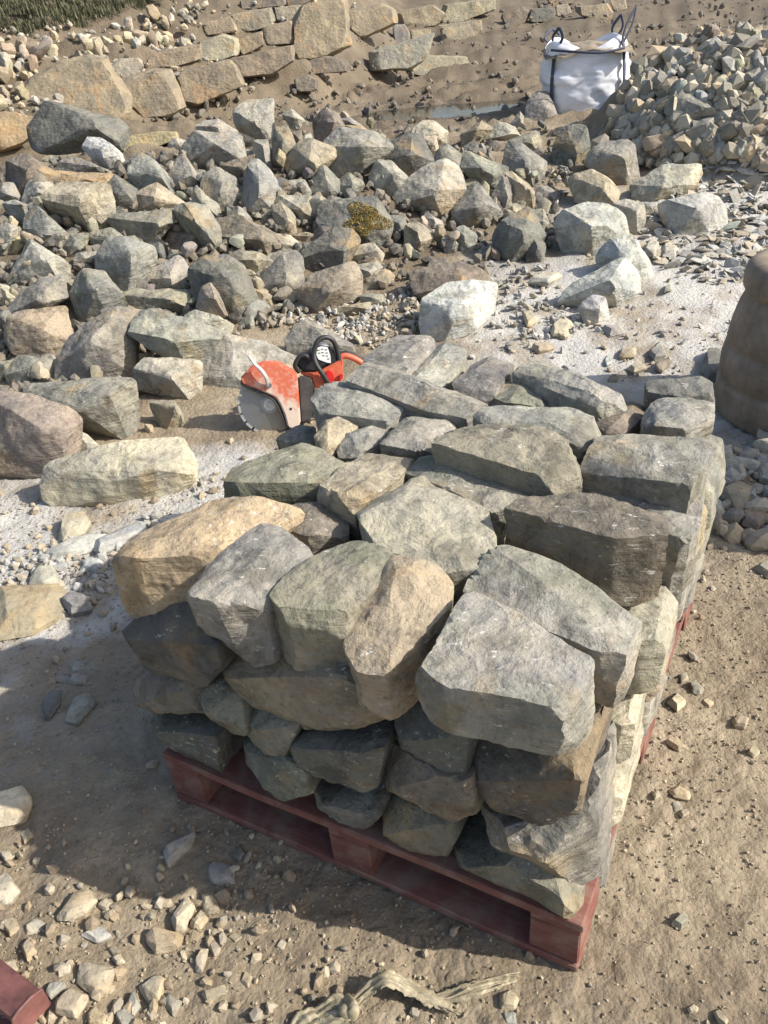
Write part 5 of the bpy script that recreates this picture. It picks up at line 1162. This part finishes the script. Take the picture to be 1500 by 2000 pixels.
def own_label(kind, tone, px, py, fallback):
    word = {'dust': 'pale grey', 'dark': 'dark grey', 'pale': 'pale', 'blue': 'blue grey'}.get(tone, tone)
    for lb, ax, ay in sorted(anchors(), key=lambda q: (q[1]-px)**2+(q[2]-py)**2)[:5]:
        dx, dy = px-ax, py-ay
        if math.hypot(dx, dy) > 170: break
        if abs(dx) > 1.6*abs(dy): w_ = 'left of' if dx < 0 else 'right of'
        elif abs(dy) > 1.6*abs(dx): w_ = 'behind' if dy < 0 else 'in front of'
        else: w_ = ('behind and ' if dy < 0 else 'in front and ')+('left of' if dx < 0 else 'right of')
        t_ = f'{word} {kind} {w_} the {lb}'
        if len(t_.split()) <= 16 and t_ not in _used: _used.add(t_); return t_
    return fallback
VAR = [small_shape(3, 1.0, 200+i) for i in range(9)]; FLAT = [small_shape(3, .38, 300+i) for i in range(6)]
VM = {}
def var_mesh(kind, i):
    if (kind, i) not in VM:
        P, F = (VAR if kind == 'r' else FLAT)[i]; o = link_mesh('rubble_stone', P, F, M_SMALL, sharp=30); VM[kind, i] = o.data; bpy.data.objects.remove(o)
    return VM[kind, i]
def rubble_things(poly, n_, smin, smax, label, group, tones, kind='r', lift=.0, sink=.3, alpha=.05):
    for x, y in sample(poly, n_, rg):
        P, D_ = hitp(x, y); s = rg.uniform(smin, smax)**1.0*(1 if rg.rand() < .75 else 1.3)
        me = var_mesh(kind, rg.randint(9 if kind == 'r' else 6)); o = bpy.data.objects.new('rubble_stone', me); COL.objects.link(o)
        gz_ = max(ground(P[0], P[1]), float(land(P[0], P[1])))
        o.location = (P[0], P[1], gz_+s*(.5-sink)*(.4 if kind == 'f' else 1)+lift*rg.rand()); o.scale = (s*rg.uniform(.85, 1.2),)*2+(s*rg.uniform(.8, 1.1),)
        o.rotation_euler = tuple(rg.uniform(-3.1, 3.1, 3)) if kind == 'r' else (rg.uniform(-.3, .3), rg.uniform(-.3, .3), rg.uniform(0, 6.28))
        tn = tones[rg.randint(len(tones))]
        o.color = (*jit(TONE[tn], rg.randint(99999), .15), alpha); tag(o, own_label('shard' if kind == 'f' else 'broken stone' if s > .05 else 'small stone', tn, x, y, label), 'stone', group)
HEAPP = [(0, 480), (0, 330), (120, 300), (330, 300), (480, 260), (700, 240), (860, 240), (1080, 260), (1120, 340), (1080, 480), (900, 520), (760, 540), (640, 590), (460, 640), (300, 760), (130, 780), (0, 740)]
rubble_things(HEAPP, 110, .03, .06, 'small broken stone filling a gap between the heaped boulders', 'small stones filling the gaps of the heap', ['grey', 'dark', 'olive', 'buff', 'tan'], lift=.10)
# medium boulders down in the gaps, hardly seen between the big ones
_big = [(o_.location.x, o_.location.y, s_) for o_, c_, s_ in ROCKS if o_.name.startswith('rock')]
k_n = 0
for x, y in sample(HEAPP, 420, rg):
    P, D_ = hitp(x, y)
    if y < 290 or k_n >= 95: continue
    if min((P[0]-a_)**2+(P[1]-b_)**2-(.42*s_)**2 for a_, b_, s_ in _big) < .0: continue
    w_ = rg.uniform(26, 46); h_ = w_*rg.uniform(.7, 1.1); an = np.sort(rg.uniform(0, 6.28, 7)); tn = ['grey', 'dark', 'olive', 'green', 'buff', 'brown'][rg.randint(6)]
    o_ = poly_rock('rock', FU, [(x+w_*math.cos(a_), y+h_*math.sin(a_)) for a_ in an], tn, own_label('medium boulder', tn, x, y, 'medium boulder wedged low down between larger boulders of the heap'), 'rock', 'medium boulders wedged between the large ones', .15, tk=.9, D=D_-.02, sub=4)
    o_.location.z -= .03; _big.append((P[0], P[1], w_*2*D_/FPX)); k_n += 1
SPOIL = [(1180, 330), (1190, 240), (1240, 160), (1310, 110), (1360, 72), (1440, 68), (1500, 95), (1640, 110), (1640, 340), (1400, 320)]
rubble_things(SPOIL, 110, .04, .09, 'broken stone lying on the surface of the spoil heap beside the bag', 'broken stones on the spoil heap', ['buff', 'grey', 'pale', 'tan', 'buff', 'dust', 'brown'], lift=.04, sink=.2)
TL = [(-20, 100), (60, 100), (150, 100), (240, 60), (330, 20), (400, 15), (370, 60), (300, 110), (210, 110), (60, 220), (0, 220)]
rubble_things(TL, 45, .05, .10, 'angular tan stone strewn on the bank above the huge tan slab', 'angular stones strewn on the bank', ['tan', 'buff', 'cream', 'grey', 'tan'], lift=.05, sink=.2)
SLATE = [(1230, 400), (1300, 330), (1500, 300), (1620, 320), (1620, 520), (1400, 540), (1290, 480)]
rubble_things(SLATE, 34, .04, .08, 'thin grey slate shard lying flat on the shard bed at right', 'slate shards on the ground at right', ['dust', 'pale', 'dust'], kind='f', sink=.35)

# joined, too many to count
M_STUFF = None
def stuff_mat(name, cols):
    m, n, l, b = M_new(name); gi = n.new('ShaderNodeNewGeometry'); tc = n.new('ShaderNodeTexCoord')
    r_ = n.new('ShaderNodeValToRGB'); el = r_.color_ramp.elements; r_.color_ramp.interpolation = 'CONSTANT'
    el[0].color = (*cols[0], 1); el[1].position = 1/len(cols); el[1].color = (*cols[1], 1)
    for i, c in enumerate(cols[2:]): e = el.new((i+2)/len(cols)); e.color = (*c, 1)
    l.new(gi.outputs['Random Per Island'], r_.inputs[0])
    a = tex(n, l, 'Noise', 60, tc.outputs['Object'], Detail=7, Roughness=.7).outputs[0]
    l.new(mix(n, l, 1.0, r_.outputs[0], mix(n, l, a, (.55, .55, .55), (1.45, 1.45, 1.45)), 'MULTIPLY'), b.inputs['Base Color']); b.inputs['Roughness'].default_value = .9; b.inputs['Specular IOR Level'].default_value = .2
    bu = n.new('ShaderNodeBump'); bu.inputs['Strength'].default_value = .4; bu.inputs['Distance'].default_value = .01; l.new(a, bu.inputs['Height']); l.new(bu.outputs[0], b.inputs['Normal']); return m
MS_DIRT = stuff_mat('pebbles', [(.30, .24, .16), (.36, .30, .21), (.25, .20, .14), (.33, .28, .20), (.40, .35, .26), (.27, .24, .19)])
MS_HEAP = stuff_mat('rubble under the heap', [(.17, .15, .12), (.14, .13, .11), (.21, .19, .15), (.12, .11, .095), (.19, .16, .12)])  # tones darkened to put the heap's gap shadows into the colour
MS_GREY = stuff_mat('grey chippings', [(.36, .35, .32), (.28, .27, .24), (.42, .41, .38), (.32, .28, .21), (.25, .24, .21), (.38, .33, .25)])
MS_SPOIL = stuff_mat('spoil stone', [(.37, .32, .24), (.30, .28, .23), (.45, .40, .31), (.23, .21, .17), (.42, .34, .23), (.34, .33, .29)])
def scatter(name, pts, sizes, mat, sub=1, flat=1.0, sink=.25, lift=None, label=None):
    sh = [small_shape(sub, flat, 500+i) for i in range(16)]; VV, FF, off = [], [], 0
    for k, ((x, y), s) in enumerate(zip(pts, sizes)):
        P, F = sh[rg.randint(16)]
        Q = (P*s*.5*rg.uniform(.75, 1.25, 3))@rotm(rg, .75 if flat < .6 else 0).T
        z = ground(x, y)+s*(.5-sink)*.5*(flat if flat < .6 else 1)+(lift[k] if lift is not None else 0)
        VV.append(Q+np.array([x, y, z])); FF.append(F+off); off += len(P)
    o = link_mesh(name, np.vstack(VV), np.vstack(FF), mat, smooth=False); tag(o, label, kind='stuff')
    if label: o['category'] = 'gravel'
    return o
def px_pts(poly, n_, r_=rg):
    out = []
    for x, y in sample(poly, n_, r_):
        P, D_ = hitp(x, y); out.append((P[0], P[1]))
    return out
def sz(n_, a, b_, e=2.5): return a+(b_-a)*rg.rand(n_)**e
# near dirt: pebbles thickly at lower left, thinly elsewhere
n_ = 7000; xs = rg.uniform(-2.2, 2.4, n_*2); ys = rg.uniform(.45, 3.6, n_*2); dens = .22+.9*np.exp(-((xs+.75)**2/.35+(ys-1.05)**2/.12))+.5*np.exp(-((xs+1.0)**2/.5+(ys-2.4)**2/.3))+.25*np.exp(-((xs-.9)**2/.12+(ys-1.6)**2/.7))
cl = .5+1.4*fbm(np.stack([xs, ys, xs*0], 1)*2.3+8, 3)
keep = rg.rand(n_*2) < dens*cl
pts = [(x, y) for x, y, k in zip(xs, ys, keep) if k]
scatter('pebbles', pts, sz(len(pts), .006, .045, 3.2), MS_DIRT, sub=1, label='buff pebbles and grit strewn over the dirt round the pallet')
xs = rg.uniform(-1.6, 2.0, 26000); ys = rg.uniform(.5, 3.0, 26000)
pts = list(zip(xs, ys)); 
def tiny(name, pts, smin, smax, mat, label):
    base = np.array([[1, 0, -.7], [-.5, .87, -.7], [-.5, -.87, -.7], [0, 0, 1.0]]); base2 = np.vstack([base, [[.2, .1, -1]]])
    n_ = len(pts); P = np.array(pts); Z = np.array([ground(x, y) for x, y in pts]); S = sz(n_, smin, smax, 2)
    O = np.array([[1, 0, 0], [-1, 0, 0], [0, 1, 0], [0, -1, 0], [0, 0, 1], [0, 0, -1]], float)
    Fo = np.array([[0, 2, 4], [2, 1, 4], [1, 3, 4], [3, 0, 4], [2, 0, 5], [1, 2, 5], [3, 1, 5], [0, 3, 5]])
    Vv_ = np.zeros((n_, 6, 3))
    for k in range(n_): Vv_[k] = (O*rg.uniform(.6, 1.2, 3)*S[k]*.5)@rotm(rg).T+np.array([P[k, 0], P[k, 1], Z[k]+S[k]*.2])
    FF = (Fo[None]+(np.arange(n_)*6)[:, None, None]).reshape(-1, 3)
    o = link_mesh(name, Vv_.reshape(-1, 3), FF, mat, smooth=False); tag(o, label, 'gravel', kind='stuff'); return o
tiny('grit', pts, .003, .012, MS_DIRT, 'fine grit scattered over the dirt round the pallet')
# chips between heap and stack, shard bed, spoil heap, bank
p1 = px_pts([(480, 640), (640, 575), (700, 600), (800, 560), (830, 640), (740, 690), (560, 640)], 520)+px_pts([(900, 520), (1080, 520), (1100, 600), (1180, 640), (1000, 700), (960, 640), (960, 560)], 200)+px_pts([(1000, 400), (1060, 320), (1130, 340), (1090, 410), (1040, 470)], 130)
scatter('chippings', p1, sz(len(p1), .015, .07, 1.8), MS_GREY, sub=1, flat=.6, lift=rg.rand(len(p1))*.015, label='broken chippings between the heap and the stack')
p2 = px_pts([(1180, 480), (1260, 380), (1330, 320), (1620, 300), (1620, 540), (1380, 560), (1260, 500)], 900)
scatter('slate_shards', p2, sz(len(p2), .03, .14, 1.5), MS_GREY, sub=1, flat=.28, lift=rg.rand(len(p2))*.012, label='bed of thin grey slate shards at right')
p2b = px_pts([(900, 700), (960, 560), (1200, 480), (1560, 520), (1400, 760), (1200, 740)], 420)
scatter('dusty_chips', p2b, sz(len(p2b), .008, .045, 2.2), MS_GREY, sub=1, flat=.7, label='small chips in the pale stone dust behind the stack')
p3 = px_pts([(1150, 350), (1180, 250), (1240, 165), (1310, 105), (1360, 66), (1440, 60), (1500, 88), (1800, 120), (1800, 350), (1400, 335)], 1700)
scatter('spoil', p3, sz(len(p3), .04, .22, 2.0), MS_SPOIL, sub=1, lift=rg.rand(len(p3))*.05, sink=.15, label='spoil heap of broken stone beside the white bag')
p4 = px_pts([(-60, 240), (-60, 60), (60, 60), (240, 60), (330, 10), (420, 10), (340, 120), (60, 240)], 420)+px_pts([(300, 120), (420, 20), (700, -20), (700, 60), (560, 150), (400, 230)], 200)
scatter('bank_stones', p4, sz(len(p4), .03, .15, 2), MS_SPOIL, sub=1, sink=.2, label='small stones strewn down the earth bank')
p5 = px_pts([(0, 1100), (100, 1060), (230, 1040), (420, 960), (420, 900), (330, 1010), (230, 1120), (180, 1200), (0, 1140)], 420)
scatter('pale_chips', p5, sz(len(p5), .01, .06, 2), MS_GREY, sub=1, flat=.6, label='pale chips in the dust left of the stack')
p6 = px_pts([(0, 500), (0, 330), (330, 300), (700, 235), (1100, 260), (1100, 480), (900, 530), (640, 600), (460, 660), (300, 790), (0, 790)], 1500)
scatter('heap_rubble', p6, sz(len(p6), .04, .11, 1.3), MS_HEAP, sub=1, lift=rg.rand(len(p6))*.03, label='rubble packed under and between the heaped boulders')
p7 = px_pts([(250, 250), (460, 200), (700, 130), (1000, 130), (1060, 180), (1000, 240), (700, 230), (480, 230)], 420)+px_pts([(600, 100), (1080, 0), (1500, 0), (1500, 90), (1240, 140), (1060, 120)], 500)
p9 = px_pts([(0, 1700), (60, 1640), (200, 1690), (420, 1760), (640, 1830), (680, 1990), (500, 2080), (0, 2080)], 200)
scatter('gravel_patch', p9, sz(len(p9), .008, .04, 2), MS_DIRT, sub=1, sink=.2, label='coarse buff gravel at the lower left')
scatter('mud_stones', p7, sz(len(p7), .03, .14, 2.6), MS_HEAP, sub=1, sink=.3, label='stones and clods in the soaked mud at the back')
p8 = px_pts([(1370, 1020), (1400, 880), (1560, 860), (1600, 1090), (1500, 1080)], 150)
scatter('shaded_rubble', p8, sz(len(p8), .02, .12, 1.4), MS_SPOIL, sub=2, label='rubble in the shade below the barrel')

_v = np.array([3.2, 5.6, 0]); 
o_ = link_mesh('rock', *(lambda r_: (r_[0]*np.array([.75, .6, .95]), r_[1]))(small_shape(4, 1.0, 77)), M_ROCK, loc=(5.0, 5.75, .75), sharp=28); o_.color = (*TONE['grey'], .1)  # unseen boulder, added as a shadow caster for the shard bed
tag(o_, 'added unseen tall grey boulder beyond the right edge, placed to shade the slate shards', 'rock', HEAP)
# ------------------------------------------------------------------ grass on top of the bank
gp_ = px_pts([(-200, 90), (60, 66), (150, 55), (230, 40), (330, 12), (340, -30), (-200, -30)], 1500)
V, F = [], []
for x, y in gp_:
    z = ground(x, y)
    for q in range(9):
        a = rg.uniform(0, 6.28); L = rg.uniform(.03, .12); bx, by = x+rg.uniform(-.09, .09), y+rg.uniform(-.09, .09); w2 = .006
        dx, dy = math.cos(a)*L*.5, math.sin(a)*L*.5; sx_, sy_ = -math.sin(a)*w2, math.cos(a)*w2; i0 = len(V)
        V += [(bx-sx_, by-sy_, z-.01), (bx+sx_, by+sy_, z-.01), (bx+dx*.45+sx_*.7, by+dy*.45+sy_*.7, z+L*.6), (bx+dx*.45-sx_*.7, by+dy*.45-sy_*.7, z+L*.6), (bx+dx, by+dy, z+L*.85)]
        F += [(i0, i0+1, i0+2, i0+3), (i0+3, i0+2, i0+4)]
m, n, l, b = M_new('grass blades'); gi = n.new('ShaderNodeNewGeometry')
l.new(ramp(n, l, gi.outputs['Random Per Island'], .0, 1.0, (.035, .045, .02, 1), (.13, .12, .06, 1)), b.inputs['Base Color']); b.inputs['Roughness'].default_value = .7
o = link_mesh('grass', V, F, m, smooth=False); tag(o, 'rough grass along the top of the bank', 'grass', kind='stuff')
